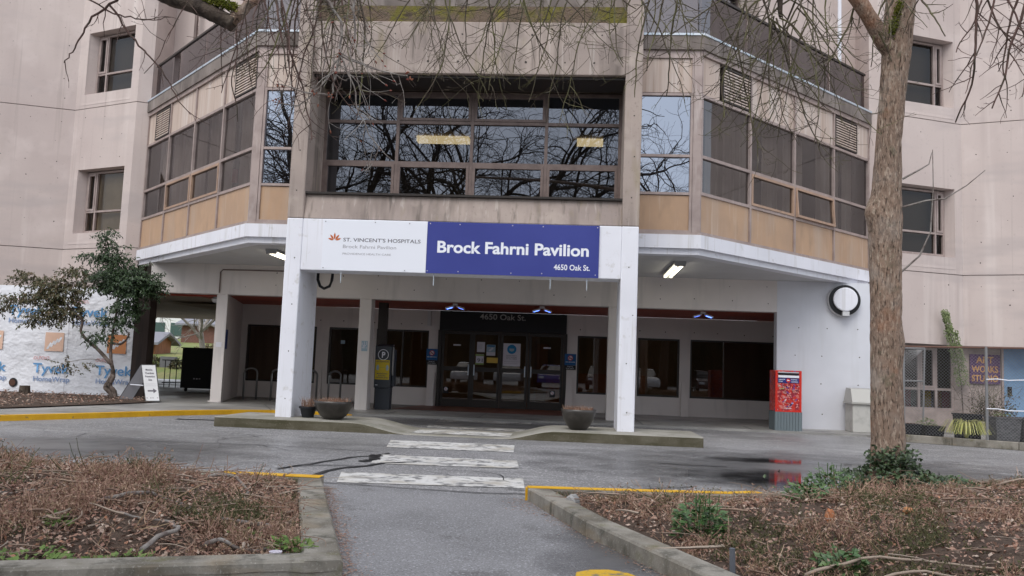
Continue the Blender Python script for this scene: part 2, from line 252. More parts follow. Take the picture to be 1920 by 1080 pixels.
m_twig = mat('lichen_twig', (0.085,0.068,0.048), [dict(s=4, c=(0.12,0.115,0.05), lo=0.45, hi=0.6), dict(s=9, c=(0.21,0.19,0.16), lo=0.58, hi=0.70), dict(s=2, c=(0.06,0.042,0.036), lo=0.55, hi=0.7)], rough=0.9)
m_twig_g = mat('grey_twig', (0.25,0.225,0.205), [dict(s=12, c=(0.13,0.10,0.09), lo=0.45, hi=0.65), dict(s=7, c=(0.33,0.31,0.29), lo=0.55, hi=0.7)], rough=0.85)
m_twig_r = mat('dark_red_twig', (0.11,0.065,0.055), [dict(s=7, c=(0.06,0.05,0.035), lo=0.45, hi=0.65)], rough=0.85)
m_bud = mat('red_brown_bud', (0.22,0.07,0.035), island=[(0.28,0.10,0.05),(0.16,0.05,0.03),(0.24,0.055,0.045)], rough=0.7)
m_moss = mat('bright_moss', (0.13,0.15,0.014), [dict(s=6, c=(0.20,0.19,0.03), lo=0.45, hi=0.65), dict(s=18, c=(0.055,0.07,0.012), lo=0.52, hi=0.7)], rough=1.0, bump=[(70,1.0,0.02)])
m_mosswall = mat('mossy_parapet_concrete', (0.15,0.11,0.08), [dict(s=2.6, c=(0.145,0.13,0.03), lo=0.46, hi=0.62), dict(s=5, st=(0.5,1,2), c=(0.065,0.05,0.035), lo=0.55, hi=0.7), dict(s=3, c=(0.21,0.19,0.04), lo=0.6, hi=0.75)], rough=1.0, bump=[(30,0.9,0.03)])
m_tyvek = mat('white_house_wrap', (0.80,0.81,0.85), [dict(s=0.7, c=(0.73,0.74,0.78), lo=0.45, hi=0.65)], rough=0.5, bump=[((1.6,(1,1,1.3)),0.8,0.10),((6,(0.5,1,1.6)),0.35,0.03)])
# ------------------------------------------------------------------ the ground
CX = -2.1
def struct(o): o['kind'] = 'structure'; return o
def sheet(name, poly, z, m): mb = MB(); mb.quad(*[(x, y, z) for x, y in poly]); return struct(mb.build(name, m))
g = struct(MB().quad((-400,-400,-0.04),(400,-400,-0.04),(400,600,-0.04),(-400,600,-0.04)).build('ground', m_lawn))
road = sheet('road', [(-60,-60),(60,-60),(60,23.5),(-60,23.5)], 0.0, m_asph)
path_poly = [(-2.42,8.3),(-0.36,8.05),(0.14,6.32),(0.77,4.78),(2.2,1.2),(3.4,-2),(-3,-2),(-1.0,2.2),(-1.24,4.76)]
path = sheet('path', path_poly, 0.004, m_path)

def kerb_z(x): return 0.05 + 0.04 * smooth01((-4.6 - x) / 3.0)
edge = [(-12.6,9.0),(-10.9,11.3),(-9.95,12.75),(-9.3,13.75),(-8.75,14.75),(-8.25,15.75),(-7.75,16.7),(-7.15,17.55),(-6.5,18.2),(-5.75,18.62),(-4.9,18.88)]
right_edge = [(-4.2,19.0),(-2.1,19.1),(0,19.15),(1.6,19.25),(3.8,19.15),(6.4,19.1),(6.75,18.4),(12,16.4)]
mb = MB(); n = len(edge) + len(right_edge); E = edge + right_edge
far = [(x - 7 if i < 3 else max(-22.0, x*1.0 - (7 - i*0.6 if i < 11 else 0)), 36.0) for i, (x, y) in enumerate(E)]
xs = [E[0][0] - 10] + [e[0] for e in E] + [12]
walkv = []
for (x, y) in E:
    z = kerb_z(x); mb.v += [(x, y, z), (x, 24.3 if x > -8.6 else 24.3, z), (x, y, -0.02)]
for i in range(n - 1):
    a, b = i*3, (i+1)*3; mb.f += [(a, b, b+1, a+1), (a+2, b+2, b, a)]
walk = struct(mb.build('sidewalk', m_walk))
# expansion joints cut across the sidewalk
for (x0, y0, x1, y1) in ((-9.3,13.75,-10.6,14.4),(-8.25,15.75,-9.6,16.5),(-6.5,18.2,-7.4,20.2),(-4.2,19.0,-4.2,20.3),(-2.1,19.1,-2.1,21.3),(1.6,19.25,1.6,23.8),(4.0,19.2,4.0,20.3)):
    d = Vector((x1-x0, y1-y0, 0)).normalized(); p = Vector((-d.y, d.x, 0))*0.012; z0, z1 = kerb_z(x0)+0.003, kerb_z(x1)+0.003
    MB().quad((x0-p.x,y0-p.y,z0),(x1-p.x,y1-p.y,z1),(x1+p.x,y1+p.y,z1),(x0+p.x,y0+p.y,z0)).build('joint', m_tar, walk)
# yellow painted kerb of the sidewalk
mb = MB()
for i in range(len(edge)-1):
    (x0,y0),(x1,y1) = edge[i], edge[i+1]; z0, z1 = kerb_z(x0), kerb_z(x1)
    if i == len(edge)-2: z1 = 0.02
    d = Vector((x1-x0,y1-y0,0)).normalized(); nx, ny = -d.y*0.14, d.x*0.14; ox, oy = d.y*0.012, -d.x*0.012
    mb.hexa(((x0+ox,y0+oy,-0.01),(x1+ox,y1+oy,-0.01),(x1+nx,y1+ny,-0.01),(x0+nx,y0+ny,-0.01)), ((x0+ox,y0+oy,z0+0.006),(x1+ox,y1+oy,z1+0.006),(x1+nx,y1+ny,z1+0.006),(x0+nx,y0+ny,z0+0.006)))
tag(mb.build('kerb', m_yel), 'long curved kerb painted yellow along the left sidewalk', 'kerb')
sheet('entry_paving', [(-4.6,21.4),(0.6,21.4),(0.2,24.2),(-4.2,24.2)], 0.055, m_brick)
struct(MB().quad((-26,24.2,0.045),(-8.6,24.2,0.045),(-8.6,38,0.045),(-26,38,0.045)).build('undercroft_floor', m_walk))
# soil bed against the wrapped wall
bed = [(-22,9.5),(-13.2,11.0),(-11.4,13.2),(-10.4,15.2),(-9.9,17.2),(-9.55,19.0),(-9.75,19.7),(-10.5,20.9),(-22,20.9)]
bed_poly = list(bed)
mb = MB(); mb.v = [(x, y, 0.115) for x, y in bed] + [(-13.0, 18.5, 0.15)]
k = len(bed); mb.f = [(i, (i+1) % k, k) for i in range(k)]; soil_bed = struct(mb.build('soil_bed', m_soil))

# raised island with the two portal pillars; its front kerb is dropped in the middle for the crossing
mb = MB(); N = 60
def isl_z(x): return 0.012 + 0.158 * max(smooth01((-2.75 - x) / 1.0), smooth01((x + 1.15) / 0.9))
xsI = [-6.15 + (2.2 + 6.15) * i / N for i in range(N + 1)]
tp = MB()
for x in xsI:
    z = isl_z(x); mb.v += [(x, 14.40, -0.01), (x, 14.40, z - 0.012), (x, 14.43, z), (x, 15.95, z), (x, 15.95, -0.01)]
for i in range(N):
    a, b = i*5, i*5+5
    mb.f += [(a, b, b+1, a+1), (a+3, b+3, b+4, a+4)]
    tp.v += [mb.v[a+1], mb.v[a+2], mb.v[a+3], mb.v[b+1], mb.v[b+2], mb.v[b+3]]; k6 = i*6; tp.f += [(k6, k6+3, k6+4, k6+1), (k6+1, k6+4, k6+5, k6+2)]
mb.f += [(0,1,2,3,4), tuple(N*5+j for j in (4,3,2,1,0))]
ti = tag(mb.build('traffic_island', m_isl), 'long low concrete island carrying the two white portal pillars', 'traffic island')

m_islt = mat('island_top_concrete', (0.30,0.285,0.25), [dict(s=1.2, c=(0.21,0.2,0.165), lo=0.42, hi=0.6), dict(s=40, c=(0.38,0.36,0.32), lo=0.56, hi=0.7, a=0.7), dict(s=3, c=(0.15,0.145,0.10), lo=0.58, hi=0.7, a=0.7)], rough=0.85, bump=[(60,0.25,0.008)])
tp.build('top_slab', m_islt, ti)
# zebra crossing: three bars on the road, two beyond the island
bars = [[(-2.62,12.12),(-0.80,12.2),(-0.86,13.3),(-2.80,13.25)], [(-2.36,10.12),(-0.60,10.28),(-0.68,11.12),(-2.55,11.12)], [(-2.30,8.42),(-0.44,8.62),(-0.50,9.36),(-2.47,9.2)],
        [(-2.86,18.05),(-0.86,18.05),(-0.86,18.9),(-2.9,18.95)], [(-2.75,16.25),(-0.89,16.25),(-0.89,16.95),(-2.83,17.0)]]
for b in bars:
    mb = MB(); (ax,ay),(bx,by),(cx_,cy_),(dx,dy) = b; top = []; bot = []
    for i in range(13):
        t = i/12; j = 0.012
        bot.append((ax+(bx-ax)*t, ay+(by-ay)*t+rnd(-j,j), 0.006)); top.append((dx+(cx_-dx)*t, dy+(cy_-dy)*t+rnd(-j,j), 0.006))
    for i in range(12): mb.quad(bot[i], bot[i+1], top[i+1], top[i])
    mb.build('crossing_bar', m_zeb, road)
mb = MB(); mb.quad((-2.75,14.7,0.02),(-0.95,14.7,0.02),(-0.95,15.5,0.02),(-2.75,15.5,0.02)); mb.build('crossing_bar', m_zeb, road)
# sealed cracks left of the crossing
def ribbon(mb, pts, w, z=0.009):
    for i in range(len(pts)-1):
        a, b = Vector((*pts[i],0)), Vector((*pts[i+1],0)); d = (b-a).normalized(); w0 = w[i] if hasattr(w,'__len__') else w; w1 = w[i+1] if hasattr(w,'__len__') else w
        p = Vector((-d.y,d.x,0)); mb.quad((a.x-p.x*w0,a.y-p.y*w0,z),(b.x-p.x*w1,b.y-p.y*w1,z),(b.x+p.x*w1,b.y+p.y*w1,z),(a.x+p.x*w0,a.y+p.y*w0,z))
def wig(pts, n=14, a=0.03):
    out = []
    for i in range(n+1):
        t = i/n*(len(pts)-1); k = min(int(t), len(pts)-2); f = t-k
        out.append((pts[k][0]+(pts[k+1][0]-pts[k][0])*f+rnd(-a,a), pts[k][1]+(pts[k+1][1]-pts[k][1])*f+rnd(-a,a)))
    return out
mb = MB()
ribbon(mb, wig([(-3.15,9.2),(-2.95,9.9),(-2.75,10.6),(-2.55,10.95),(-2.4,11.3)]), 0.025)
ribbon(mb, wig([(-2.6,8.55),(-2.65,9.0),(-2.6,9.5),(-2.35,9.8),(-2.2,10.2),(-1.9,10.45)]), 0.035)
ribbon(mb, wig([(-2.4,8.35),(-1.6,8.2),(-0.9,8.15),(0.2,8.3)]), 0.016)
ribbon(mb, wig([(-2.5,11.0),(-2.42,10.5),(-2.5,10.2)]), 0.07)
ribbon(mb, wig([(-3.2,9.25),(-3.0,9.6),(-2.7,9.75),(-2.4,9.75)]), 0.018)
ribbon(mb, wig([(1.2,11.6),(1.6,11.5),(2.1,11.55)], 6), 0.03); ribbon(mb, wig([(-6,11.4),(-4,11.6),(-2.6,11.5)], 12), 0.012)
ribbon(mb, wig([(-0.6,8.5),(-0.1,8.45),(0.6,8.9),(1.4,9.4)], 10), 0.012); ribbon(mb, wig([(-7.4,15.6),(-6.7,15.7),(-6.3,15.75)], 8), 0.08)
tag(mb.build('crack_sealant', m_tar, road), kind='stuff')
def inside0(x, y): return -1.6+(7-y)*0.25 < x < 0.5-(y-5.5)*0.3
# puddles and damp patches
def film(name, x0, x1, y0, y1, z, m): return struct(MB().quad((x0,y0,z),(x1,y0,z),(x1,y1,z),(x0,y1,z)).build(name, m))
film('puddle', 0.9, 4.6, 9.2, 11.6, 0.010, m_water); film('puddle', 1.7, 4.4, 12.1, 13.1, 0.010, m_water)
film('damp_patch', -0.9, 7.5, 8.2, 15.0, 0.007, m_damp); film('damp_patch', -5.5, 1.8, 16.1, 18.9, 0.007, m_damp); film('damp_patch', -9.5, -3.4, 8.8, 12.2, 0.007, m_damp); film('damp_patch', -0.2, 0.9, 4.6, 7.2, 0.008, m_damp)
mb = MB()
for k in range(26):
    x, y = rnd(-9,6), rnd(8.6,13.8); a_ = rnd(-0.5,0.5) if k % 3 else rnd(1.1,2.0); P = [(x,y)]
    for j in range(rnd(5,14).__int__()): a_ += rnd(-0.6,0.6); x += math.cos(a_)*0.16; y += math.sin(a_)*0.16; P.append((x,y))
    ribbon(mb, P, rnd(0.003,0.008), 0.0065)
for k in range(0):
    x, y = rnd(-1.4,0.2), rnd(4.6,7.8); a_ = rnd(0,6.28); P = [(x,y)]
    for j in range(6): a_ += rnd(-0.6,0.6); x += math.cos(a_)*0.07; y += math.sin(a_)*0.07; P.append((x,y))
    if all(inside0(px_,py_) for px_,py_ in P): ribbon(mb, P, 0.003, 0.0085)
tag(mb.build('fine_cracks', m_tar, road), kind='stuff')

# planter kerbs and beds
def kerb_run(name, pts, w, h, m, label, side=1, dz=0):
    mb = MB(); k = len(pts); out = []; inn = []
    for i, p in enumerate(pts):
        a = Vector((*pts[max(i-1,0)],0)); b = Vector((*pts[min(i+1,k-1)],0)); d = (b-a).normalized(); q = Vector((-d.y,d.x,0))*w*side
        out.append(Vector((*p,0))); inn.append(Vector((*p,0))+q)
    e = 0.014
    for i in range(k-1):
        a, b, c, d = out[i], out[i+1], inn[i+1], inn[i]
        cen = (a+b+c+d)/4
        mb.hexa([(v.x,v.y,-0.02) for v in (a,b,c,d)], [(v.x,v.y,h-e) for v in (a,b,c,d)])
        top = [v + (cen-v)*0 for v in (a,b,c,d)]
        q = (inn[i]-out[i]).normalized()*e; q2 = (inn[i+1]-out[i+1]).normalized()*e
        mb.hexa([(v.x,v.y,h-e-0.001) for v in (a,b,c,d)], [(v.x,v.y,h) for v in (a+q,b+q2,c-q2,d-q)])
    return tag(mb.build(name, m), label, 'kerb')
def dens(p, q, n): return [(p[0]+(q[0]-p[0])*i/n, p[1]+(q[1]-p[1])*i/n) for i in range(n+1)]
LA, LB, LC = (-2.36,8.08), (-1.24,4.76), (-6.6,2.72)
kl = kerb_run('planter_kerb', [LA, (-1.8,6.42), LB], 0.22, 0.10, m_kerb, 'mossy concrete kerb on the right side of the left planting bed', side=-1)
kerb_run('planter_kerb', [(-1.27,4.755),(-3,4.09),(-6.6,2.72)], 0.2, 0.104, m_kerb, 'chipped concrete kerb along the near edge of the left planting bed', side=-1)
k1 = kerb_run('planter_kerb', [(-2.34,8.1),(-5,8.05),(-9,8.2)], 0.17, 0.102, m_kerb, 'kerb with a short yellow end behind the left planting bed', side=1)
def paint(par, pts, w, h, side):
    mb = MB()
    for i in range(len(pts)-1):
        a = Vector((*pts[i],0)); b = Vector((*pts[i+1],0)); d = (b-a).normalized(); q = Vector((-d.y,d.x,0))*side; o_ = -q*0.006
        A, B, Cc, D = a+o_, b+o_, b+q*w, a+q*w
        mb.hexa([(v.x,v.y,h+0.001) for v in (A,B,Cc,D)], [(v.x,v.y,h+0.006) for v in (A,B,Cc,D)]); mb.hexa([(v.x,v.y,0.01) for v in (A,B,b-q*0.001,a-q*0.001)], [(v.x,v.y,h+0.0009) for v in (A,B,b-q*0.001,a-q*0.001)])
    return mb.build('yellow_paint', m_yel, par)
paint(k1, [(-2.345,8.1),(-3.3,8.08)], 0.16, 0.102, 1)
RK, RN = (-0.38,7.89), (1.95,2.2)
RF = [(-0.38,7.92),(0.6,8.04),(1.5,8.18),(2.6,8.78),(3.8,9.78),(5.0,10.5),(8.5,12.2)]
kr = kerb_run('planter_kerb', [RK,(0.125,6.32)], 0.19, 0.12, m_kerb, 'mossy far half of the kerb left of the right planting bed', side=1)
kerb_run('planter_kerb', [(0.129,6.305),(0.77,4.78),RN], 0.19, 0.12, m_kerb, 'near half of the kerb left of the right planting bed', side=1)
k2 = kerb_run('planter_kerb', RF, 0.15, 0.122, m_kerb, 'kerb with yellow top along the far edge of the right planting bed', side=-1)
paint(k2, RF[:3]+[(1.75,8.32)], 0.12, 0.122, -1)
tag(MB().box(-0.395,-0.36,7.86,7.95,0.0,0.115).build('paint_mark', m_yel, kr), None)
struct(MB().quad((0.06,5.18,0.009),(0.04,4.8,0.009),(0.5,4.7,0.009),(0.44,5.12,0.009),(0.36,5.24,0.009),(0.25,5.29,0.009),(0.14,5.26,0.009)).build('yellow_marking', m_yelw))

def seg_d(x, y, P):
    best = 9e9
    for i in range(len(P)-1):
        ax, ay = P[i]; bx, by = P[i+1]; dx, dy = bx-ax, by-ay; t = max(0,min(1,((x-ax)*dx+(y-ay)*dy)/(dx*dx+dy*dy)))
        best = min(best, math.hypot(x-ax-t*dx, y-ay-t*dy))
    return best
def inside(x, y, P):
    c = False; j = len(P)-1
    for i in range(len(P)):
        if (P[i][1] > y) != (P[j][1] > y) and x < (P[j][0]-P[i][0])*(y-P[i][1])/(P[j][1]-P[i][1])+P[i][0]: c = not c
        j = i
    return c
LPOLY = [LA, LB, LC, (-9,8.2)]; RPOLY = [RN] + RF + [(9,2)]
TREE = (3.24, 9.02)
def lz(x, y):
    d = min(seg_d(x,y,[LA,LB,LC]), seg_d(x,y,[LA,(-9,8.2)]))
    return 0.045 + 0.21*smooth01((d-0.15)/1.5) + 0.05*mnoise.noise(Vector((x*1.3,y*1.3,0)))*smooth01(d/0.8) + 0.02*mnoise.noise(Vector((x*5,y*5,3)))
def rz(x, y):
    d = min(seg_d(x,y,[RK,RN]), seg_d(x,y,RF)); r2 = (x-TREE[0])**2+(y-TREE[1])**2
    return 0.04 + 0.23*smooth01((d-0.15)/1.6) + 0.22*math.exp(-r2/0.35) + 0.05*mnoise.noise(Vector((x*1.3,y*1.3,7)))*smooth01(d/0.8) + 0.02*mnoise.noise(Vector((x*5,y*5,1)))
mb = MB(); NU, NV = 60, 60
for i in range(NU+1):
    u = i/NU; a = Vector(LA).lerp(Vector(LB), u); b = Vector((-9,8.2)).lerp(Vector(LC), u)
    a = a + (b-a).normalized()*0.03
    for j in range(NV+1): q = a.lerp(b, (j/NV)**1.4); mb.v.append((q.x, q.y, lz(q.x,q.y)))
mb.f = [(i*(NV+1)+j, i*(NV+1)+j+1, (i+1)*(NV+1)+j+1, (i+1)*(NV+1)+j) for i in range(NU) for j in range(NV)]
struct(mb.build('planting_bed_left', m_soil, smooth=True))
def pl(P, t):
    Ls = [math.dist(P[i],P[i+1]) for i in range(len(P)-1)]; T = t*sum(Ls)
    for i, l in enumerate(Ls):
        if T <= l or i == len(Ls)-1: f = T/l; return Vector(P[i]).lerp(Vector(P[i+1]), f)
        T -= l
mb = MB()
for i in range(NU+1):
    u = (i/NU)**1.3; a = Vector(RK).lerp(Vector(RN), u); b = pl(RF, u); a2 = a + (b-a)*0.02 if (b-a).length > 0 else a; b2 = b + (a-b)*0.01
    for j in range(NV+1): q = a2.lerp(b2, j/NV); mb.v.append((q.x, q.y, rz(q.x,q.y)))
mb.f = [(i*(NV+1)+j, i*(NV+1)+j+1, (i+1)*(NV+1)+j+1, (i+1)*(NV+1)+j) for i in range(NU) for j in range(NV)]
struct(mb.build('planting_bed_right', m_soil, smooth=True))
# ------------------------------------------------------------------ the building
BL = empty('hospital_building', (CX, 18, 0), 'brutalist beige concrete hospital pavilion with angled glazed bays and white entrance portal', 'building')
ZB, ZS, ZM, ZH, ZP, ZC0, ZC1 = 3.91, 4.69, 5.42, 6.63, 7.43, 7.53, 7.81
def part(mb, name, m, parent=BL, **k): return mb.build(name, m, parent, **k)

# portal: two piers from island to parapet, lintel, sill beam, white sign beam
for s in (-1, 1):
    x0, x1 = (CX-3.2, CX-2.9) if s < 0 else (CX+2.9, CX+3.2)
    part(MB().box(x0, x1, 15.0, 16.1, 0.0, 3.785), 'pillar', m_white, bevel=0.02)
    part(MB().box(x0-0.002, x1+0.002, 15.0, 16.3, 3.787, 8.6), 'pier', m_portal, bevel=0.015)
xl, xr = CX-2.9, CX+2.9
part(MB().box(xl, xr, 15.025, 16.3, 6.55, 7.54), 'lintel', m_portal, bevel=0.015)
mb = MB(); mb.hexa(((xl,15.02,3.79),(xr,15.02,3.79),(xr,16.0,3.79),(xl,16.0,3.79)), ((xl,15.1,4.25),(xr,15.1,4.25),(xr,16.0,4.4),(xl,16.0,4.4))); part(mb, 'sill_beam', m_portal, bevel=0.01)
part(MB().box(xl, xr, 15.03, 15.14, 4.252, 4.29), 'sill_flashing', m_dark)
part(MB().box(xl, xr, 15.012, 15.55, 2.835, 3.783), 'sign_beam', m_white, bevel=0.012)
part(MB().box(xl+0.0, xr, 15.12, 16.2, 7.545, 7.88), 'parapet', m_mosswall); part(MB().box(xl, xr, 15.5, 16.2, 7.882, 9.2), 'roof_wall', m_coping)
part(MB().box(xl+0.01, xr-0.01, 15.12, 15.84, 6.50, 6.549), 'soffit_shade', m_dark)  # dark board added under the lintel to give the recess head its shade
# drip marks below the sign beam
for x in (-4.25,-2.55,-0.45,0.2): part(MB().box(x, x+0.012, 15.02, 15.03, 2.62, 2.832), 'drip_stain', m_flash)

def window(fr, s0, s1, zrows, scols, m_g, m_f, d=0.0, fw=0.05, depth=0.09, sash=(), name='window', skip=(), sash_m=None, open_sash=None):
    """framed window on plane fr; each pane its own sub-part, operable sashes with a second frame"""
    mb = MB(); top, bot = zrows[-1], zrows[0]
    for s in scols: mb.lbox(fr, s-fw/2 if s not in (s0,s1) else (s if s == s0 else s-fw), s+fw/2 if s not in (s0,s1) else (s+fw if s == s0 else s), bot, top, d-depth, d)
    for i in range(len(scols)-1):
        a = scols[i] + (fw if scols[i] == s0 else fw/2); b = scols[i+1] - (fw if scols[i+1] == s1 else fw/2)
        for z in zrows: mb.lbox(fr, a, b, z-fw/2 if z not in (bot,top) else (z if z == bot else z-fw), z+fw/2 if z not in (bot,top) else (z+fw if z == bot else z), d-depth, d-0.004)
    w = mb.build(name, m_f, BL)
    for i in range(len(scols)-1):
        for j in range(len(zrows)-1):
            if (i,j) in skip: continue
            a = scols[i] + (fw if scols[i] == s0 else fw/2); b = scols[i+1] - (fw if scols[i+1] == s1 else fw/2)
            c = zrows[j] + (fw if zrows[j] == bot else fw/2); e = zrows[j+1] - (fw if zrows[j+1] == top else fw/2)
            dd = d - depth*0.6
            if (i,j) in sash:
                t = 0.055; mb = MB(); o = 0.012
                tilt = 0.05 if open_sash == (i,j) else 0.0
                def P(s, z, q): k = (e-z)/(e-c)*tilt; return fr(s, z, q+k)
                def bx(p0,p1,q0,q1):
                    mb.hexa((P(p0,q0,d+o),P(p1,q0,d+o),P(p1,q0,dd-0.02),P(p0,q0,dd-0.02)), (P(p0,q1,d+o),P(p1,q1,d+o),P(p1,q1,dd-0.02),P(p0,q1,dd-0.02)))
                bx(a+0.004,a+t,c+0.004,e-0.004); bx(b-t,b-0.004,c+0.004,e-0.004); bx(a+t,b-t,c+0.004,c+t); bx(a+t,b-t,e-t,e-0.004)
                mb.build('sash', sash_m or m_f, w)
                MB().quad(P(a+t,c+t,dd+0.02), P(b-t,c+t,dd+0.02), P(b-t,e-t,dd+0.02), P(a+t,e-t,dd+0.02)).build('pane', m_g, w)
            else:
                MB().quad(fr(a,c,dd), fr(b,c,dd), fr(b,e,dd), fr(a,e,dd)).build('pane', m_g, w)
    return w
# portal window
fp = frame((xl, 15.95), (xr, 15.95))
window(fp, 0, 5.8, [4.36,5.085,5.895,6.50], [0,1.46,2.92,4.36,5.8], m_glass_up, m_wframe, fw=0.06, sash=((0,0),(1,0),(2,0),(3,0),(1,2),(2,2)))
# room behind it
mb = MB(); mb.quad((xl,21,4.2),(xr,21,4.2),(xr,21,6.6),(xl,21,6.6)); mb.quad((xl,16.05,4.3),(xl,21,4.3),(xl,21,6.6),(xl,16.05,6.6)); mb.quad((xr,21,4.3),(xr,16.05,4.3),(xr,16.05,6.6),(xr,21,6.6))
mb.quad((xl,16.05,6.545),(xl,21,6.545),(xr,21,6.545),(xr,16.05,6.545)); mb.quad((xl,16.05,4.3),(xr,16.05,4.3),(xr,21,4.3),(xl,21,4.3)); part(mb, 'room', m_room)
m_tube = mat('lit_fluorescent_tube', (1,0.95,0.8), emit=((1.0,0.93,0.74), 5.0)); m_lamp_dim = mat('lit_ceiling_lamp', (0.9,0.85,0.6), emit=((1.0,0.86,0.5), 2.6))
for i, (a, b) in enumerate(((-3.8,-2.57),(-0.06,1.05),(-3.9,-2.9))):
    y = 19.15 if i < 2 else 17.4
    part(MB().box(a, min(b, xr-0.1), y, y+0.28, 6.40, 6.52), 'ceiling_lamp', m_lamp_dim if i < 2 else m_room)

# glazed bays
def louver(fr, s0, s1, z0, z1):
    mb = MB(); t = 0.03
    mb.lbox(fr, s0, s0+t, z0, z1, -0.07, 0.012); mb.lbox(fr, s1-t, s1, z0, z1, -0.07, 0.012); mb.lbox(fr, s0+t, s1-t, z0, z0+t, -0.07, 0.01); mb.lbox(fr, s0+t, s1-t, z1-t, z1, -0.07, 0.01)
    mb.quad(fr(s0+t,z0+t,-0.07), fr(s1-t,z0+t,-0.07), fr(s1-t,z1-t,-0.07), fr(s0+t,z1-t,-0.07))
    lv = mb.build('louver', m_dark, BL); n = 11
    for i in range(n):
        z = z0+t+(z1-z0-2*t)*(i+0.5)/n; h = (z1-z0-2*t)/n
        MB().hexa((fr(s0+t,z-h*0.34,0.004),fr(s1-t,z-h*0.34,0.004),fr(s1-t,z+h*0.05,-0.05),fr(s0+t,z+h*0.05,-0.05)), (fr(s0+t,z+h*0.14,0.004),fr(s1-t,z+h*0.14,0.004),fr(s1-t,z+h*0.3,-0.05),fr(s0+t,z+h*0.3,-0.05))).build('slat', m_pale, lv)
    return lv
def panel(fr, s0, s1, z0, z1, m, d0=-0.06, d1=-0.03): return part(MB().lbox(fr, s0, s1, z0, z1, d0, d1), 'panel', m)
def bay(side):
    xc = CX + side*4.45; xe = CX + side*9.25; y0, y1 = 16.3, 21.1
    fr = frame((xe,y1),(xc,y0)) if side < 0 else frame((xc,y0),(xe,y1)); L = fr.L
    cols = [0, L*0.25, L*0.5, L*0.75, L]
    # lower panels, two rows of panes, upper panels with louvers
    for i in range(4): panel(fr, cols[i]+0.03, cols[i+1]-0.03, ZB+0.03, ZS-0.03, m_tan)
    sash = ((1,0),(2,0))
    window(fr, 0, L, [ZS-0.03,ZM,ZH+0.03], cols, m_glass_bay, m_frame, fw=0.06, sash=sash, sash_m=m_frame_or, open_sash=(2,0) if side > 0 else None)
    mb = MB(); mb2 = MB()
    for s in cols:
        a, b = max(0.001, s-0.028), min(L-0.001, s+0.028); mb.lbox(fr, a, b, ZB, ZS-0.031, -0.07, 0.006); mb2.lbox(fr, a, b, ZH+0.031, ZP, -0.07, 0.006)
    mb.lbox(fr, 0.03, L-0.03, ZB-0.001, ZB+0.028, -0.07, 0.003); mb2.lbox(fr, 0.001, L-0.001, ZP+0.001, ZC0-0.001, -0.1, 0.02)
    part(mb, 'lower_frame', m_frame); part(mb2, 'upper_frame', m_frame)
    ups = [(0.06,0.62),(0.68,1.70-0.0,'l'),(cols[1]+0.03,cols[2]-0.03),(cols[2]+0.03,cols[3]-0.03),(5.13,6.16,'l'),(6.19,L-0.03)]
    if side < 0: ups = [(0.03,0.58),(0.62,1.64,'l'),(cols[1]+0.03,cols[2]-0.03),(cols[2]+0.03,cols[3]-0.03),(cols[3]+0.03,5.62),(5.66,L-0.04,'l')]
    for u in ups:
        if len(u) == 3: louver(fr, u[0], min(u[1], cols[1]-0.03) if u[0] < 1 else u[1], ZH+0.05, ZP-0.04)
        else: panel(fr, u[0], u[1], ZH+0.04, ZP-0.004, m_pale)
    # front facet
    px = CX + side*3.2
    ff = frame((xc,y0),(px,y0)) if side < 0 else frame((px,y0),(xc,y0)); W = ff.L
    a, b = (0.16, W-0.01) if side < 0 else (0.01, W-0.16)
    panel(ff, a+0.05, b-0.05, ZB+0.05, ZS-0.05, m_tan); panel(ff, a+0.03, b-0.03, ZH+0.06, ZP-0.06, m_pale)
    window(ff, a, b, [ZS-0.04,ZM,ZH+0.04], [a,b], m_glass_fr, m_frame, fw=0.05)
    mb = MB(); mb.lbox(ff, a, a+0.05, ZB, ZS-0.041, -0.08, 0.002); mb.lbox(ff, b-0.05, b, ZB, ZS-0.041, -0.08, 0.002); mb.lbox(ff, a+0.05, b-0.05, ZB, ZB+0.048, -0.08, 0.001); mb.lbox(ff, a, b, ZP-0.055, ZC0, -0.08, 0.003)
    mb.lbox(ff, a, a+0.03, ZH+0.041, ZP-0.056, -0.08, 0.002); mb.lbox(ff, b-0.03, b, ZH+0.041, ZP-0.056, -0.08, 0.002)
    c0, c1 = (0.0, 0.155) if side < 0 else (W-0.155, W)
    mb.lbox(ff, c0, c1, ZB, ZC0, -0.1, 0.012); part(mb, 'bay_frame', m_frame)
    # outline polyline, for coping, flashing, guard and fascia (front facet then diagonal)
    out = [(px,y0),(xc,y0),(xe,y1)]
    def band(name, z0, z1, d0, d1, m):
        k = math.tan(math.pi/8); mb = MB()
        def off(d): return [(px, y0-d), (xc+side*d*k, y0-d), (xe+side*d*0.7071, y1-d*0.7071)]
        A, B = off(d1), off(d0)
        for i in range(2):
            q = [A[i],A[i+1],B[i+1],B[i]]
            if side > 0: mb.hexa([(*p,z0) for p in q], [(*p,z1) for p in q])
            else: mb.hexa([(*p,z0) for p in q[::-1]], [(*p,z1) for p in q[::-1]])
        return part(mb, name, m)
    band('coping', ZC0, ZC1, -0.35, 0.06, m_coping)
    band('flashing', ZC1+0.002, ZC1+0.045, -0.2, 0.075, m_flash)
    band('trim', 3.868, ZB-0.002, -0.1, 0.03, m_frame)
    band('fascia', 3.605, 3.866, -0.3, 0.05, m_white); band('fascia', 3.49, 3.603, -0.3, -0.03, m_white)
    # guard glass on the terrace
    g0 = 0.12
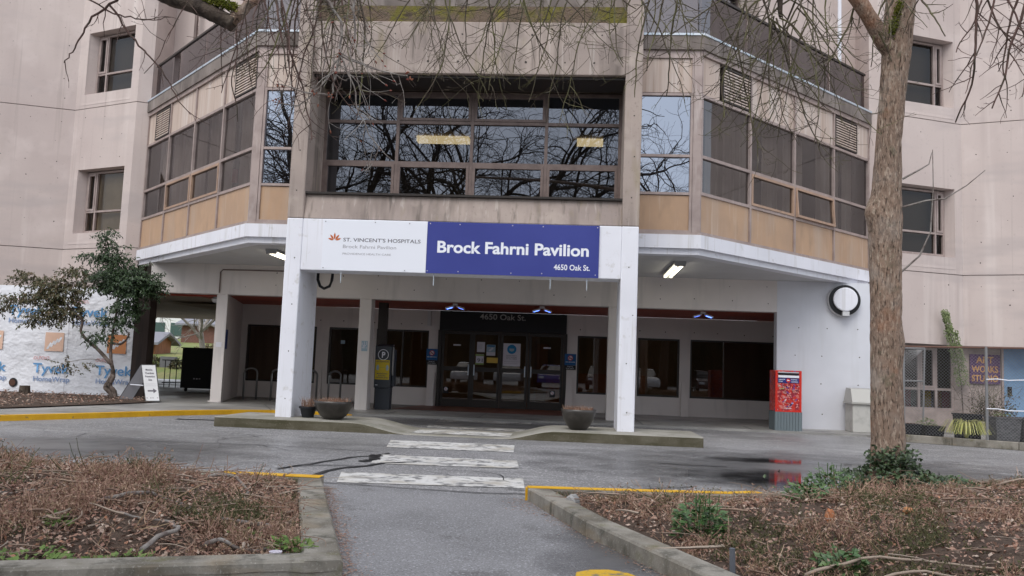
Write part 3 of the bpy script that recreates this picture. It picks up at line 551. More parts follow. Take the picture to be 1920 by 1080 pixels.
    for fr2, LL, n in ((fr, L, 4), (ff, W, 1)):
        for i in range(n):
            part(MB().lbox(fr2, LL*i/n+0.02, LL*(i+1)/n-0.02, ZC1+0.05, 8.80, -g0-0.012, -g0), 'guard_pane', m_glass_guard)
        mb = MB(); mb.lbox(fr2, 0, LL, 8.802, 8.85, -g0-0.04, -g0+0.03); part(mb, 'guard_rail', m_dark)
    # curtains and a dim room behind
    mb = MB(); n = 90; dv = 0.45
    for i in range(n):
        s, t = L*i/n, L*(i+1)/n; mb.quad(fr(s,ZS-0.3,-dv+0.04*math.sin(i*2.3)), fr(t,ZS-0.3,-dv+0.04*math.sin((i+1)*2.3)), fr(t,ZH+0.2,-dv+0.04*math.sin((i+1)*2.3)), fr(s,ZH+0.2,-dv+0.04*math.sin(i*2.3)))
    for i0, i1 in ((2,9),(31,36),(58,66),(80,84)) if side > 0 else ((6,10),(40,44),(63,67)):
        mb.f = [q for q in mb.f if not i0 <= q[0]//4 < i1]
    part(mb, 'curtain', m_curt)
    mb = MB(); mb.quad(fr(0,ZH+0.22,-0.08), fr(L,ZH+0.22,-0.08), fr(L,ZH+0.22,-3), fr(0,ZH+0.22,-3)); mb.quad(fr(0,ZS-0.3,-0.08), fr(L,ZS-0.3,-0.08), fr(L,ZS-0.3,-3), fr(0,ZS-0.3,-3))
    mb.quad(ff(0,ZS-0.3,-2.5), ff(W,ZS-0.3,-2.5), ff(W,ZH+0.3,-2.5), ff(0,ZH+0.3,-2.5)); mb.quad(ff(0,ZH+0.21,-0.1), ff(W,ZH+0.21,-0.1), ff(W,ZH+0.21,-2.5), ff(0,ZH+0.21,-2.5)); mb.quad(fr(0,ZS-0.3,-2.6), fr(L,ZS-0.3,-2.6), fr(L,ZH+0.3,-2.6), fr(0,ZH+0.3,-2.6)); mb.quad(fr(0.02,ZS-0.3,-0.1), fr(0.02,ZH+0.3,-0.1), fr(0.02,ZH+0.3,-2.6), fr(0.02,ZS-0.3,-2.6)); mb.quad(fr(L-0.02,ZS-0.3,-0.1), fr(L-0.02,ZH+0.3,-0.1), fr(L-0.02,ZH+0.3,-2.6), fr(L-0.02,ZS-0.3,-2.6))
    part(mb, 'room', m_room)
    return fr
frL = bay(-1); frR = bay(1)
# a little red object and pale lamp stand inside the left bay
part(MB().box(-7.55,-7.45,17.72,17.78,5.0,5.3), 'room_item', mat('red_box', (0.3,0.03,0.03)))

# terrace deck, roof and set-back upper storey
deck = [(CX-9.25,21.1),(CX-4.4,16.4),(CX+4.4,16.4),(CX+9.25,21.1),(CX+9.25,26),(CX-9.25,26)]
part(MB().prism(deck, 7.50, 7.70), 'terrace_deck', m_coping)
ub = [(CX-9.5,22.2),(CX-6.6,21.4),(CX-4.6,19.0),(CX-3.2,16.35),(CX+3.2,16.35),(CX+4.6,19.0),(CX+6.6,21.4),(CX+9.5,22.2)]
for i in range(len(ub)-1):
    f = frame(ub[i], ub[i+1]); mb = MB(); wall(mb, f, 0.003, f.L-0.003, 7.70, 13.0, 0.3, [(0.5,2.2,8.9,10.6)] if i in (1,5) else ())
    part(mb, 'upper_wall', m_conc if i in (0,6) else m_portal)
    if i in (1,5): window(f, 0.5, 2.2, [8.9,9.5,10.6], [0.5,1.3,2.2], m_glass_up, m_wframe, d=-0.1)
part(MB().tube([(6.35,20.85,7.75),(6.35,20.85,12.5)], 0.045, 8), 'drain_pipe', m_white); part(MB().tube([(-10.55,21.7,7.75),(-10.55,21.7,12.5)], 0.05, 8), 'drain_pipe', m_wframe)

# the two towers: faceted walls with splayed windows
def tower(side):
    X = lambda x: CX + side*x
    pts = [(9.25,21.12),(9.55,20.97),(11.78,21.85),(13.75,21.12),(20,19.0)]
    segs = [(pts[i], pts[i+1]) for i in range(4)]
    zb = 2.86 if side < 0 else 2.17
    levels = [(zb,3.925),(3.945,7.795),(7.815,11.7),(11.72,15.5)]
    m_win = m_glass_up
    for li, (z0, z1) in enumerate(levels):
        for si, (a, b) in enumerate(segs):
            p, q = ((X(b[0]),b[1]),(X(a[0]),a[1])) if side < 0 else ((X(a[0]),a[1]),(X(b[0]),b[1]))
            f = frame(p, q); holes = []
            if si == 1 and li in (1,2):
                zz = 0 if li == 1 else 3.84
                s0, s1 = (0.33, 2.13) if side < 0 else (0.27, 2.17)
                h = (s0, s1, 4.36+zz, 6.10+zz); holes = [h]
            mb = MB(); wall(mb, f, 0, f.L, z0, z1, 0.42, holes); part(mb, 'wall', m_conc)
            if holes:
                a0, a1, c, e = holes[0]
                # splayed sill and cheek
                mb = MB(); mb.hexa((f(a0-0.16,c-0.30,0.006),f(a1,c-0.30,0.006),f(a1,c-0.30,-0.3),f(a0,c-0.30,-0.3)), (f(a0,c,-0.02),f(a1,c,-0.02),f(a1,c+0.05,-0.33),f(a0,c+0.05,-0.33))); part(mb, 'sill', m_conc)
                mid = a0+0.48 if side < 0 else a1-0.38
                wz = [c+0.05, c+0.62, e-0.03]
                mbs = window(f, a0+0.1 if side < 0 else a0, a1 if side < 0 else a1-0.1, wz, [a0+0.1 if side < 0 else a0, mid, a1 if side < 0 else a1-0.1], m_glass_tw, m_frame, d=-0.24, fw=0.05, sash=((0,1),) if side < 0 else ((1,1),))
                cheek = MB()
                if side < 0: cheek.hexa((f(a0,c,-0.001),f(a0+0.1,c,-0.3),f(a0+0.1,c,-0.4),f(a0,c,-0.4)), (f(a0,e,-0.001),f(a0+0.1,e,-0.3),f(a0+0.1,e,-0.4),f(a0,e,-0.4)))
                else: cheek.hexa((f(a1-0.1,c,-0.3),f(a1,c,-0.001),f(a1,c,-0.4),f(a1-0.1,c,-0.4)), (f(a1-0.1,e,-0.3),f(a1,e,-0.001),f(a1,e,-0.4),f(a1-0.1,e,-0.4)))
                part(cheek, 'reveal', m_conc)
                bl = MB().lbox(f, a0, a1, c-0.1, e+0.1, -0.85 if li == 2 or side > 0 else -0.47, -0.80 if li == 2 or side > 0 else -0.45)
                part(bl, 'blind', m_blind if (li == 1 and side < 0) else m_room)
    # storey joints
    for z in (3.935, 7.805, 11.71):
        mb = MB()
        for a, b in segs:
            p, q = ((X(b[0]),b[1]),(X(a[0]),a[1])) if side < 0 else ((X(a[0]),a[1]),(X(b[0]),b[1]))
            f = frame(p, q); mb.lbox(f, 0, f.L, z-0.0095, z+0.0095, -0.3, -0.03)
        part(mb, 'storey_joint', m_coping)
    ra, rb = ((X(9.25),24.5),(X(9.25),21.12)) if side > 0 else ((X(9.25),21.12),(X(9.25),24.5))
    part(wall(MB(), frame(ra, rb), 0, 3.38, 7.70, 15.5, 0.2), 'return_wall', m_conc)
    # body behind the facets so that no light leaks through
    poly = [(X(9.3),21.7),(X(9.3),34),(X(20.5),34),(X(20.5),20.0),(X(13.75),21.65),(X(11.78),22.4),(X(9.6),21.55)]
    if side < 0: poly = poly[::-1]
    part(MB().prism(poly, zb+0.01 if side > 0 else 2.9, 15.5), 'tower_core', m_room)
tower(-1); tower(1)

# plan B: beam, posts and end walls round the entrance recess
YB, YC, ZF = 20.4, 23.9, 0.05
part(MB().box(CX-8.5, 4.78, YB, YB+0.35, 2.75, 3.495), 'beam', m_shadep)
for x in (CX-3.15, CX+2.92): part(MB().box(x, x+0.3, YB-0.004, YB+0.36, 0.0, 2.749), 'post', m_shadep, bevel=0.015)
part(MB().prism([(-8.86,YB-0.005),(-8.58,YB-0.005),(-9.58,YC-0.01),(-9.86,YC-0.01)], 0.0, 2.749), 'end_wall', m_shadep, bevel=0.012)
part(MB().box(-8.9, -8.62, YB-0.03, YB+0.2, 0.0, 0.12), 'post_base', m_shadep)
part(MB().box(4.782, 7.25, YB, YB+0.3, 0.0, 3.495), 'end_wall', m_white2)
part(MB().box(7.0, 7.25, YB+0.302, 21.6, 0.0, 3.5), 'end_wall', m_white2)
sof = [(CX-9.15,21.05),(CX-4.5,16.45),(CX+4.5,16.45),(CX+9.15,21.05),(CX+9.15,21.4),(CX-9.15,21.4)]
part(MB().prism(sof, 3.497, 3.56), 'soffit', m_soffit)
part(MB().box(CX-3.2, CX+3.2, 15.55, 16.5, 3.30, 3.50), 'soffit', m_soffit)
mb = MB()
for i in range(9):
    a = YB+0.351+i*(YC-YB-0.352)/9; b = a+(YC-YB-0.352)/9-0.008; part(MB().box(-9.85, 7.0, a, b, 2.752, 2.787), 'soffit_board', m_red)
part(MB().box(-30, CX-6.76, 22.4, 35.6, 2.86, 3.2), 'undercroft_slab', m_wood); part(MB().box(-11.1, CX-6.76, YB+0.5, 22.39, 2.86, 3.2), 'undercroft_slab', m_wood)
for i in range(20):
    a = 21.0+i*0.73; part(MB().box(-28 if a > 22.3 else -11.1, -8.87 if a < 23.5 else -9.87, a, a+0.715, 2.79, 2.85), 'ceiling_board', m_wood)
part(MB().box(-10.9, -8.87, YB+0.36, YB+0.5, 2.70, 2.86), 'trim', m_red)
# plan C: window wall of the lobby
fc = frame((-9.86, YC), (7.0, YC)); o = 9.86
wins = [(-9.42,-7.36),(-7.0,-6.0),(-5.62,-4.1),(0.12,0.98),(1.80,2.96),(3.25,6.2)]
dr = (-3.80,-0.20)
mb = MB(); wall(mb, fc, 0, 16.86, ZF-0.04, 2.751, 0.3, [(a+o,b+o,0.55,2.17) for a,b in wins] + [(dr[0]+o, dr[1]+o, ZF-0.039, 2.75)]); part(mb, 'lobby_wall', m_shadep)
for a, b in wins:
    n = 2 if b-a > 1.2 and b < 0 else 1
    window(fc, a+o, b+o, [0.55,2.17], [a+o + (b-a)*i/n for i in range(n+1)], m_glass_lo, m_dark, d=-0.06, fw=0.05)
for x in (-7.3,-5.95,-4.06,-0.16,1.02,3.02): 
    w = 0.26 if x not in (1.02,) else 0.72
    mb = MB(); mb.hexa(((x-0.03,YC-0.16,0.0),(x+w*0+0.19,YC-0.16,0.0),(x+0.19,YC,0.0),(x-0.03,YC,0.0)), ((x,YC-0.05,1.0),(x+0.16,YC-0.05,1.0),(x+0.16,YC,1.0),(x,YC,1.0))); part(mb, 'pilaster', m_shadep)
# lobby interior
mb = MB(); mb.quad((-12,31,0),(8,31,0),(8,31,3),(-12,31,3)); mb.quad((-9.86,24.25,0),(-9.86,31,0),(-9.86,31,3),(-9.86,24.25,3)); mb.quad((7.2,31,0),(7.2,24.25,0),(7.2,24.25,3),(7.2,31,3)); mb.quad((-12,24.25,2.74),(-12,31,2.74),(8,31,2.74),(8,24.25,2.74)); part(mb, 'lobby_room', mat('brown_lobby_wall', (0.36,0.25,0.16), [dict(s=0.8, st=(1,1,0.2), c=(0.24,0.165,0.105), lo=0.45, hi=0.6)]))
part(MB().quad((-9.86,24.25,0.06),(7.2,24.25,0.06),(7.2,31,0.06),(-9.86,31,0.06)), 'lobby_floor', m_brick)
part(MB().box(-0.9,2.5,29.5,30.2,0.06,1.1), 'reception_desk', mat('orange_wood', (0.35,0.14,0.04)))
part(MB().box(-1.3,-0.9,30.7,30.95,0.06,2.1), 'inner_door', mat('orange_wood_door', (0.32,0.15,0.05)))
for x, y in ((-6.5,27.5),(-4.4,28),(-2.6,27),(-0.4,27),(1.8,28.5),(4.2,27)): part(MB().box(x,x+0.5,y,y+0.2,2.70,2.735), 'ceiling_lamp', mat('dim_amber_lamp', (0.8,0.6,0.3), emit=((1.0,0.70,0.38), 5.0)))
# entrance doors
fd = frame((dr[0], YC-0.06), (dr[1], YC-0.06)); W = fd.L
part(MB().lbox(fd, 0.0, W, 2.2, 2.748, -0.3, -0.02), 'door_header', m_black)
part(MB().lbox(fd, -0.03, 0.07, 0.05, 2.199, -0.2, -0.01), 'door_post', m_dark); part(MB().lbox(fd, W-0.07, W+0.03, 0.05, 2.199, -0.2, -0.01), 'door_post', m_dark)
cuts = [0.07, 0.95, 1.76, 2.55, W-0.07]
for i in range(4):
    a, b = cuts[i]+0.004, cuts[i+1]-0.004; d0, d1 = (-0.12,-0.06) if i in (0,3) else (-0.05,0.0); mb = MB(); t = 0.075
    mb.lbox(fd, a, a+t, 0.06, 2.19, d0, d1); mb.lbox(fd, b-t, b, 0.06, 2.19, d0, d1)
    for z0, z1 in ((0.06,0.27),(1.06,1.18),(2.10,2.19)): mb.lbox(fd, a+t, b-t, z0, z1, d0, d1-0.003)
    dd = mb.build('door', m_dark, BL)
    for z0, z1 in ((0.27,1.06),(1.18,2.10)): MB().quad(fd(a+t,z0,d0+0.03), fd(b-t,z0,d0+0.03), fd(b-t,z1,d0+0.03), fd(a+t,z1,d0+0.03)).build('pane', m_glass_lo, dd)
    MB().lbox(fd, (b-t-0.02 if i % 2 == 0 else a+t-0.01), (b-t+0.01 if i % 2 == 0 else a+t+0.02), 0.95, 1.25, d1, d1+0.04).build('handle', m_flash, dd)
m_grey_letter = mat('grey_lettering', (0.42,0.41,0.40), rough=0.5)
text('lettering', '4650 Oak St.', 0, 1.30, 0, 0.155, (-2.66, YC-0.045, 2.54), m_grey_letter, BL, bold=0.012)
# form-tie holes and small pits scattered over the concrete
mb = MB()
def hole(p, n, r):
    n = Vector(n).normalized(); a = Vector((0,0,1)).cross(n).normalized(); b = n.cross(a); p = Vector(p) + n*0.003
    mb.quad(*[tuple(p + (a*math.cos(w)+b*math.sin(w))*r*rnd(0.75,1.25)) for w in [i*math.pi/3 for i in range(6)]])
for x in [-8.2+i*0.85 for i in range(16)]:
    for z in (2.98,3.33): 
        if random.random() < 0.75: hole((x+rnd(-0.05,0.05), YB, z+rnd(-0.04,0.04)), (0,-1,0), rnd(0.009,0.016))
for x in [-8.0+i*0.75 for i in range(19)]:
    if not -3.9 < x < -0.1: hole((x+rnd(-.1,.1), YC, 2.36+rnd(-.03,.03)), (0,-1,0), 0.018)
for x in (5.2,5.9,6.6):
    for z in (0.4,1.1,1.75,2.4): hole((x+rnd(-.1,.1), YB, z), (0,-1,0), 0.015)
for x in [xl+0.3+i*0.62 for i in range(9)]:
    for z in (6.78,7.3): hole((x+rnd(-.1,.1), 15.025, z), (0,-1,0), rnd(0.014,0.026))
for sgn in (-1,1):
    for k in range(4):
        z = 0.5+k*0.85; hole((CX+sgn*3.05+rnd(-.08,.08), 15.0, z), (0,-1,0), 0.012)
    for k in range(4): hole((CX+sgn*3.05+rnd(-.06,.06), 15.0, 4.3+k*0.75), (0,-1,0), 0.014)
def tower_holes(side):
    segs = [((9.55,20.97),(11.78,21.85)),((11.78,21.85),(13.75,21.12)),((13.75,21.12),(20,19.0))]
    for si, (a, b) in enumerate(segs):
        p, q = ((CX-b[0],b[1]),(CX-a[0],a[1])) if side < 0 else ((CX+a[0],a[1]),(CX+b[0],b[1])); f = frame(p, q); nrm = Vector(f(0,0,1))-Vector(f(0,0,0))
        ns = int(f.L/0.62)
        for i in range(ns):
            for z in (3.2,3.6,4.2,4.75,5.3,5.85,6.4,6.95,7.5,8.1,8.6,9.1,9.6,10.1,10.6,11.2):
                s = (i+0.5)*f.L/ns+rnd(-.09,.09)
                if si == 0 and 0.1 < s < 2.2 and (4.0 < z < 6.2 or 7.9 < z < 10.1): continue
                if random.random() < 0.72: hole(f(s, z+rnd(-.07,.07), 0), nrm, rnd(0.008,0.018))
tower_holes(-1); tower_holes(1)
tag(part(mb, 'form_tie_holes', mat('dark_pit', (0.06,0.05,0.045))), kind='stuff')

# service fittings on the building
part(MB().tube([(-8.80,YB-0.03,2.78),(-8.80,YB-0.03,3.30),(-8.74,YB-0.03,3.36),(-6.0,YB-0.03,3.37),(-3.0,YB-0.03,3.365)], 0.016, 6), 'conduit', m_wframe)
part(MB().tube([(-4.85,15.62,2.85),(-4.85,15.62,2.72),(-4.80,15.62,2.60),(-4.72,15.62,2.555),(-4.62,15.62,2.60),(-4.58,15.62,2.72),(-4.57,15.62,2.85)], 0.028, 8), 'cable_loop', m_black, smooth=True)
part(MB().box(-5.02,-4.80,21.45,21.65,0.05,2.75), 'downpipe', m_dark)
part(MB().box(-4.15,-4.05,YC-0.1,YC,2.3,2.72), 'cable_box', m_soffit)
# ------------------------------------------------------------------ signs and fittings
m_sgnw = mat('white_sign_sheet', (0.78,0.80,0.86), rough=0.4); m_sgnb = mat('royal_blue_sign_sheet', (0.040,0.052,0.245), [dict(s=0.5, c=(0.048,0.062,0.275), lo=0.45, hi=0.65)], rough=0.4)
m_lw = mat('white_vinyl_letter', (0.80,0.82,0.88), rough=0.5); m_ld = mat('charcoal_letter', (0.10,0.09,0.11), rough=0.6); m_lg = mat('grey_letter', (0.35,0.34,0.37), rough=0.6); m_lor = mat('orange_leaf_mark', (0.50,0.12,0.025), rough=0.5)
m_screw = mat('screw_head', (0.55,0.55,0.58), rough=0.4, metal=0.5)
es = empty('entrance_sign', (-2.1, 15.0, 2.84), 'wide sign over the entrance, white left panel and royal blue right panel', 'sign')
pw = MB().box(-4.605, -2.692, 14.985, 15.010, 2.842, 3.765).build('white_panel', m_sgnw, es); pb = MB().box(-2.688, 0.405, 14.983, 15.010, 2.838, 3.775).build('blue_panel', m_sgnb, es)
YS = 14.981
text('lettering', 'Brock Fahrni Pavilion', 0, 2.72, 0, 0.205, (-2.495, YS, 3.222), m_lw, pb, bold=0.028)
text('lettering', '4650 Oak St.', 0, 0.64, 0, 0.098, (-0.39, YS, 2.965), m_lw, pb, bold=0.014)
YS = 14.983
text('lettering', "ST. VINCENT'S HOSPITALS", 0, 1.42, 0, 0.066, (-4.225, YS, 3.372), m_ld, pw, bold=0.006)
text('lettering', 'Brock Fahrni Pavilion', 0, 0.98, 0, 0.062, (-4.225, YS, 3.25), m_lg, pw)
text('lettering', 'PROVIDENCE HEALTH CARE', 0, 0.89, 0, 0.036, (-4.225, YS, 3.13), m_lg, pw)
mb = MB()
for ang, l in ((0,0.125),(38,0.115),(-38,0.115),(72,0.105),(-72,0.105)):
    a = R(ang); dx, dz = math.sin(a), math.cos(a); bx, bz = -4.388+dx*0.022, 3.385+dz*0.022; w = 0.02
    P = lambda t, k: (bx+dx*l*t+dz*w*k, YS, bz+dz*l*t-dx*w*k)
    mb.quad(P(0,0.15), P(0.35,0.9), P(0.7,0.75), P(1,0), P(0.7,-0.75), P(0.35,-0.9), P(0,-0.15))
mb.build('leaf_emblem', m_lor, pw)
for (x, z, p) in [(-4.57,3.73,pw),(-3.65,3.735,pw),(-3.02,3.73,pw),(-4.57,2.88,pw),(-3.07,2.87,pw),(-2.64,3.74,pb),(-2.1,3.735,pb),(-1.15,3.74,pb),(-0.6,3.735,pb),(0.37,3.74,pb),(-2.66,2.88,pb),(-2.1,2.88,pb),(-1.15,2.88,pb),(-0.6,2.89,pb),(0.35,2.89,pb)]:
    MB().box(x-0.009, x+0.009, 14.976, 14.984, z-0.009, z+0.009).build('screw', m_screw if p is pb else m_lg, p)

# lamps
m_housing = mat('grey_lamp_housing', (0.30,0.30,0.30), rough=0.5)
def batten(x, y0, y1, label):
    e = empty('strip_lamp', (x, y0, 3.4), label, 'lamp', 'strip lamps under the bays')
    MB().box(x-0.12, x+0.12, y0, y1, 3.44, 3.497).build('housing', m_housing, e)
    for k in (-0.065, 0.065): MB().tube([(x+k, y0+0.05, 3.415), (x+k, y1-0.05, 3.415)], 0.02, 8).build('tube', m_tube, e)
    for yy in (y0+0.02, y1-0.06): MB().box(x-0.11, x+0.11, yy, yy+0.04, 3.39, 3.44).build('end_cap', m_housing, e)
batten(2.12, 17.3, 19.6, 'twin tube strip lamp on the soffit right of the portal'); batten(-6.38, 17.2, 19.5, 'twin tube strip lamp on the soffit left of the portal')
m_led = mat('blue_white_led', (0.6,0.7,1), emit=((0.12,0.24,1.0), 3.0))
for x, lb in ((-2.98,'twin head LED floodlight left of the door number'), (-0.80,'twin head LED floodlight right of the door number'), (3.15,'twin head LED floodlight in front of the wide right window')):
    e = empty('floodlight', (x, 21.0, 2.75), lb, 'floodlight', 'LED floodlights under the red soffit')
    MB().box(x-0.06, x+0.06, 21.0, 21.1, 2.70, 2.749).build('mount', m_soffit, e)
    for s in (-1, 1):
        MB().hexa(((x+s*0.04,20.95,2.66),(x+s*0.24,20.95,2.60),(x+s*0.24,21.12,2.60),(x+s*0.04,21.12,2.66)) if s > 0 else ((x+s*0.24,20.95,2.60),(x+s*0.04,20.95,2.66),(x+s*0.04,21.12,2.66),(x+s*0.24,21.12,2.60)), ((x+s*0.04,20.95,2.70),(x+s*0.24,20.95,2.64),(x+s*0.24,21.12,2.64),(x+s*0.04,21.12,2.70)) if s > 0 else ((x+s*0.24,20.95,2.64),(x+s*0.04,20.95,2.70),(x+s*0.04,21.12,2.70),(x+s*0.24,21.12,2.64))).build('lamp_head', m_soffit, e)
        MB().quad((x+s*0.07,20.97,2.647),(x+s*0.21,20.97,2.603),(x+s*0.21,21.1,2.603),(x+s*0.07,21.1,2.647)).build('led_panel', m_led, e)
# round fixture on the white wall
e = empty('round_wall_vent', (6.3, 20.4, 3.07), 'round white disc with thick black ring high on the right white wall', 'vent')
def disc(mb, c, r, y0, y1, n=40):
    k = len(mb.v)
    for y in (y0, y1):
        for j in range(n): w = 2*math.pi*j/n; mb.v.append((c[0]+r*math.cos(w), y, c[1]+r*math.sin(w)))
    mb.f += [tuple(k+j for j in range(n)), tuple(k+n+j for j in range(n-1,-1,-1))] + [(k+j, k+n+j, k+n+(j+1)%n, k+(j+1)%n) for j in range(n)]
    return mb
disc(MB(), (6.3,3.065), 0.375, 20.28, 20.399).build('rim', m_soffit, e); disc(MB(), (6.3,3.07), 0.36, 20.25, 20.279).build('black_ring', m_black, e); disc(MB(), (6.3,3.085), 0.278, 20.17, 20.249).build('white_disc', m_white, e, bevel=0.02); MB().box(6.23,6.38,20.16,20.25,2.70,2.80).build('bracket', m_soffit, e)
# camera dome on the undercroft corner
e = empty('security_camera', (-9.0,20.75,2.7), 'small white dome camera under the left beam end', 'camera')
MB().lathe((-9.05,20.8,2.62), [(0.0,-0.07),(0.07,-0.06),(0.11,0.0),(0.12,0.03)], 16).build('dome', m_soffit, e, smooth=True); MB().box(-9.1,-8.87,20.72,20.88,2.65,2.70).build('bracket', m_housing, e)

# signs, posters and stickers
def board(name, x0, x1, z0, z1, y, m, label, cat='sign', group=None, th=0.012): return tag(MB().box(x0, x1, y-th, y, z0, z1).build(name, m), label, cat, group)
m_paper = mat('white_paper', (0.60,0.58,0.64), rough=0.7); m_pblue = mat('blue_print', (0.03,0.16,0.36), rough=0.6); m_pgrn = mat('green_print', (0.24,0.33,0.10), rough=0.6); m_pyel = mat('yellow_print', (0.62,0.42,0.08), rough=0.6); m_plb = mat('pale_blue_print', (0.30,0.40,0.47), rough=0.6)
YD = 23.81
b = board('notice_paper', -2.70, -2.48, 1.61, 1.895, YD, m_paper, 'plain white paper notice on the left door leaf', 'notice')
for k in range(5): MB().quad((-2.67,YD-0.014,1.83-k*0.03),(-2.55,YD-0.014,1.83-k*0.03),(-2.55,YD-0.014,1.838-k*0.03),(-2.67,YD-0.014,1.838-k*0.03)).build('print_line', m_lg, b)
b = board('notice_paper', -2.43, -2.18, 1.52, 1.825, YD, m_paper, 'blue and white notice beside the plain paper on the door', 'notice')
MB().quad((-2.43,YD-0.014,1.62),(-2.18,YD-0.014,1.62),(-2.18,YD-0.014,1.825),(-2.43,YD-0.014,1.825)).build('blue_band', m_plb, b); MB().quad((-2.41,YD-0.016,1.77),(-2.2,YD-0.016,1.77),(-2.2,YD-0.016,1.81),(-2.41,YD-0.016,1.81)).build('headline', m_pblue, b)
MB().quad((-2.38,YD-0.016,1.66),(-2.32,YD-0.016,1.64),(-2.23,YD-0.016,1.72),(-2.27,YD-0.016,1.75)).build('drawing', m_paper, b)
b = board('number_card', -2.72, -2.50, 1.255, 1.55, YD, m_paper, 'white card with number 91 and green borders', 'notice')
for z in (1.255,1.50): MB().quad((-2.735,YD-0.015,z),(-2.49,YD-0.015,z),(-2.49,YD-0.015,z+0.045),(-2.735,YD-0.015,z+0.045)).build('green_border', m_pgrn, b)
text('lettering', '91', 0, 0.15, 0, 0.10, (-2.68, YD-0.016, 1.33), m_ld, b, bold=0.01)
board('notice_paper', -2.415, -2.10, 1.316, 1.465, YD, m_pyel, 'yellow paper notice below the blue one on the door', 'notice')
b = board('mask_poster', -1.975, -1.475, 1.25, 1.885, YD+0.045, m_paper, 'white poster with a blue round face mask symbol', 'poster')
YP = YD+0.03
def circ(name, c, r, y, m, p, n=28): return MB().quad(*[(c[0]+r*math.cos(2*math.pi*j/n), y, c[1]+r*math.sin(2*math.pi*j/n)) for j in range(n)]).build(name, m, p)
circ('blue_circle', (-1.72,1.72), 0.13, YP, mat('bright_blue_print', (0.02,0.20,0.42)), b); MB().quad((-1.78,YP-0.002,1.68),(-1.72,YP-0.002,1.655),(-1.66,YP-0.002,1.68),(-1.65,YP-0.002,1.74),(-1.79,YP-0.002,1.74)).build('mask_symbol', m_plb, b)
for k, s in enumerate(('PLEASE WEAR A','MASK IN THE BUILDING','AT ALL TIMES')): text('lettering', s, 0, 0.30, 0, 0.024, (-1.87, YP-0.002, 1.53-k*0.045), m_ld, b, bold=0.01)
for k in range(2): MB().quad((-1.93,YP-0.002,1.37-k*0.05),(-1.53,YP-0.002,1.37-k*0.05),(-1.53,YP-0.002,1.377-k*0.05),(-1.93,YP-0.002,1.377-k*0.05)).build('print_line', m_lg, b)
board('door_sticker', -3.385, -3.175, 1.765, 1.81, YD+0.06, m_paper, 'small white strip sticker on the leftmost door panel', 'sticker'); board('door_sticker', -0.83, -0.625, 1.77, 1.815, YD+0.06, m_paper, 'small white strip sticker on the rightmost door panel', 'sticker')
m_nsb = mat('blue_smoking_sign', (0.012,0.10,0.28), rough=0.5)
for x0, lb, sy in ((-4.135,'blue no smoking sign on the pilaster left of the doors',0), (-0.225,'blue no smoking sign on the pilaster right of the doors',0.0)):
    b = board('no_smoking_sign', x0, x0+0.315, 1.335, 1.65, 23.83, m_nsb, lb, 'sign', 'no smoking signs beside the doors')
    MB().box(x0, x0+0.315, 23.82, 23.83, 1.21, 1.333).build('black_strip', m_black, b)
    circ('red_ring', (x0+0.157,1.535), 0.075, 23.815, mat('red_print', (0.42,0.03,0.02)), b); circ('white_face', (x0+0.157,1.535), 0.058, 23.813, m_paper, b)
    MB().quad((x0+0.11,23.811,1.52),(x0+0.20,23.811,1.52),(x0+0.20,23.811,1.54),(x0+0.11,23.811,1.54)).build('cigarette', m_black, b)
    MB().quad((x0+0.105,23.809,1.575),(x0+0.118,23.809,1.588),(x0+0.21,23.809,1.496),(x0+0.197,23.809,1.483)).build('slash', mat('red_slash', (0.42,0.03,0.02)), b)
    text('lettering', 'NO SMOKING', 0, 0.26, 0, 0.026, (x0+0.028,23.816,1.41), m_lw, b, bold=0.01); text('lettering', 'THANK YOU', 0, 0.17, 0, 0.024, (x0+0.07,23.817,1.28), m_lw, b); text('lettering', 'FOR NOT SMOKING', 0, 0.22, 0, 0.022, (x0+0.045,23.817,1.235), m_lw, b)
for x, lb in ((-3.62,'small round sticker low on the leftmost door'), (-0.62,'small round sticker low on the rightmost door')):
    b = board('door_sticker', x, x+0.15, 0.42, 0.60, YD+0.06, m_black, lb, 'sticker'); circ('white_face', (x+0.075,0.54), 0.05, YD+0.046, m_paper, b); MB().quad((x+0.045,YD+0.044,0.565),(x+0.05,YD+0.044,0.572),(x+0.105,YD+0.044,0.517),(x+0.1,YD+0.044,0.51)).build('slash', mat('red_line', (0.42,0.03,0.02)), b)
b = board('post_notice', -5.15, -5.0, 1.47, 1.72, 20.394, m_plb, 'small faded blue notice on the white post by the meter', 'notice', th=0.006)
for k in range(6):
    for j in range(5):
        if random.random() < 0.55: MB().quad((-5.14+j*0.026,20.385,1.54+k*0.028),(-5.118+j*0.026,20.385,1.54+k*0.028),(-5.118+j*0.026,20.385,1.56+k*0.028),(-5.14+j*0.026,20.385,1.56+k*0.028)).build('print_mark', m_paper, b)
tag(MB().hexa(((-8.60,20.46,1.40),(-8.585,20.46,1.40),(-8.682,20.80,1.40),(-8.70,20.80,1.40)),((-8.60,20.46,1.88),(-8.585,20.46,1.88),(-8.682,20.80,1.88),(-8.70,20.80,1.88))).build('wall_sign', mat('navy_sign', (0.025,0.05,0.20), rough=0.4)), 'narrow blue sign on the inner side of the left end wall', 'sign')
tag(MB().box(-8.80,-8.66,20.388,20.394,1.44,1.56).build('taped_paper', mat('pale_paper', (0.66,0.65,0.70))), 'pale sheet taped to the left white end wall', 'notice')
tag(MB().box(-6.62,-6.50,23.826,23.832,1.70,1.80).build('window_sticker', m_plb), 'tiny blue sticker in the lobby window left of the post', 'sticker')

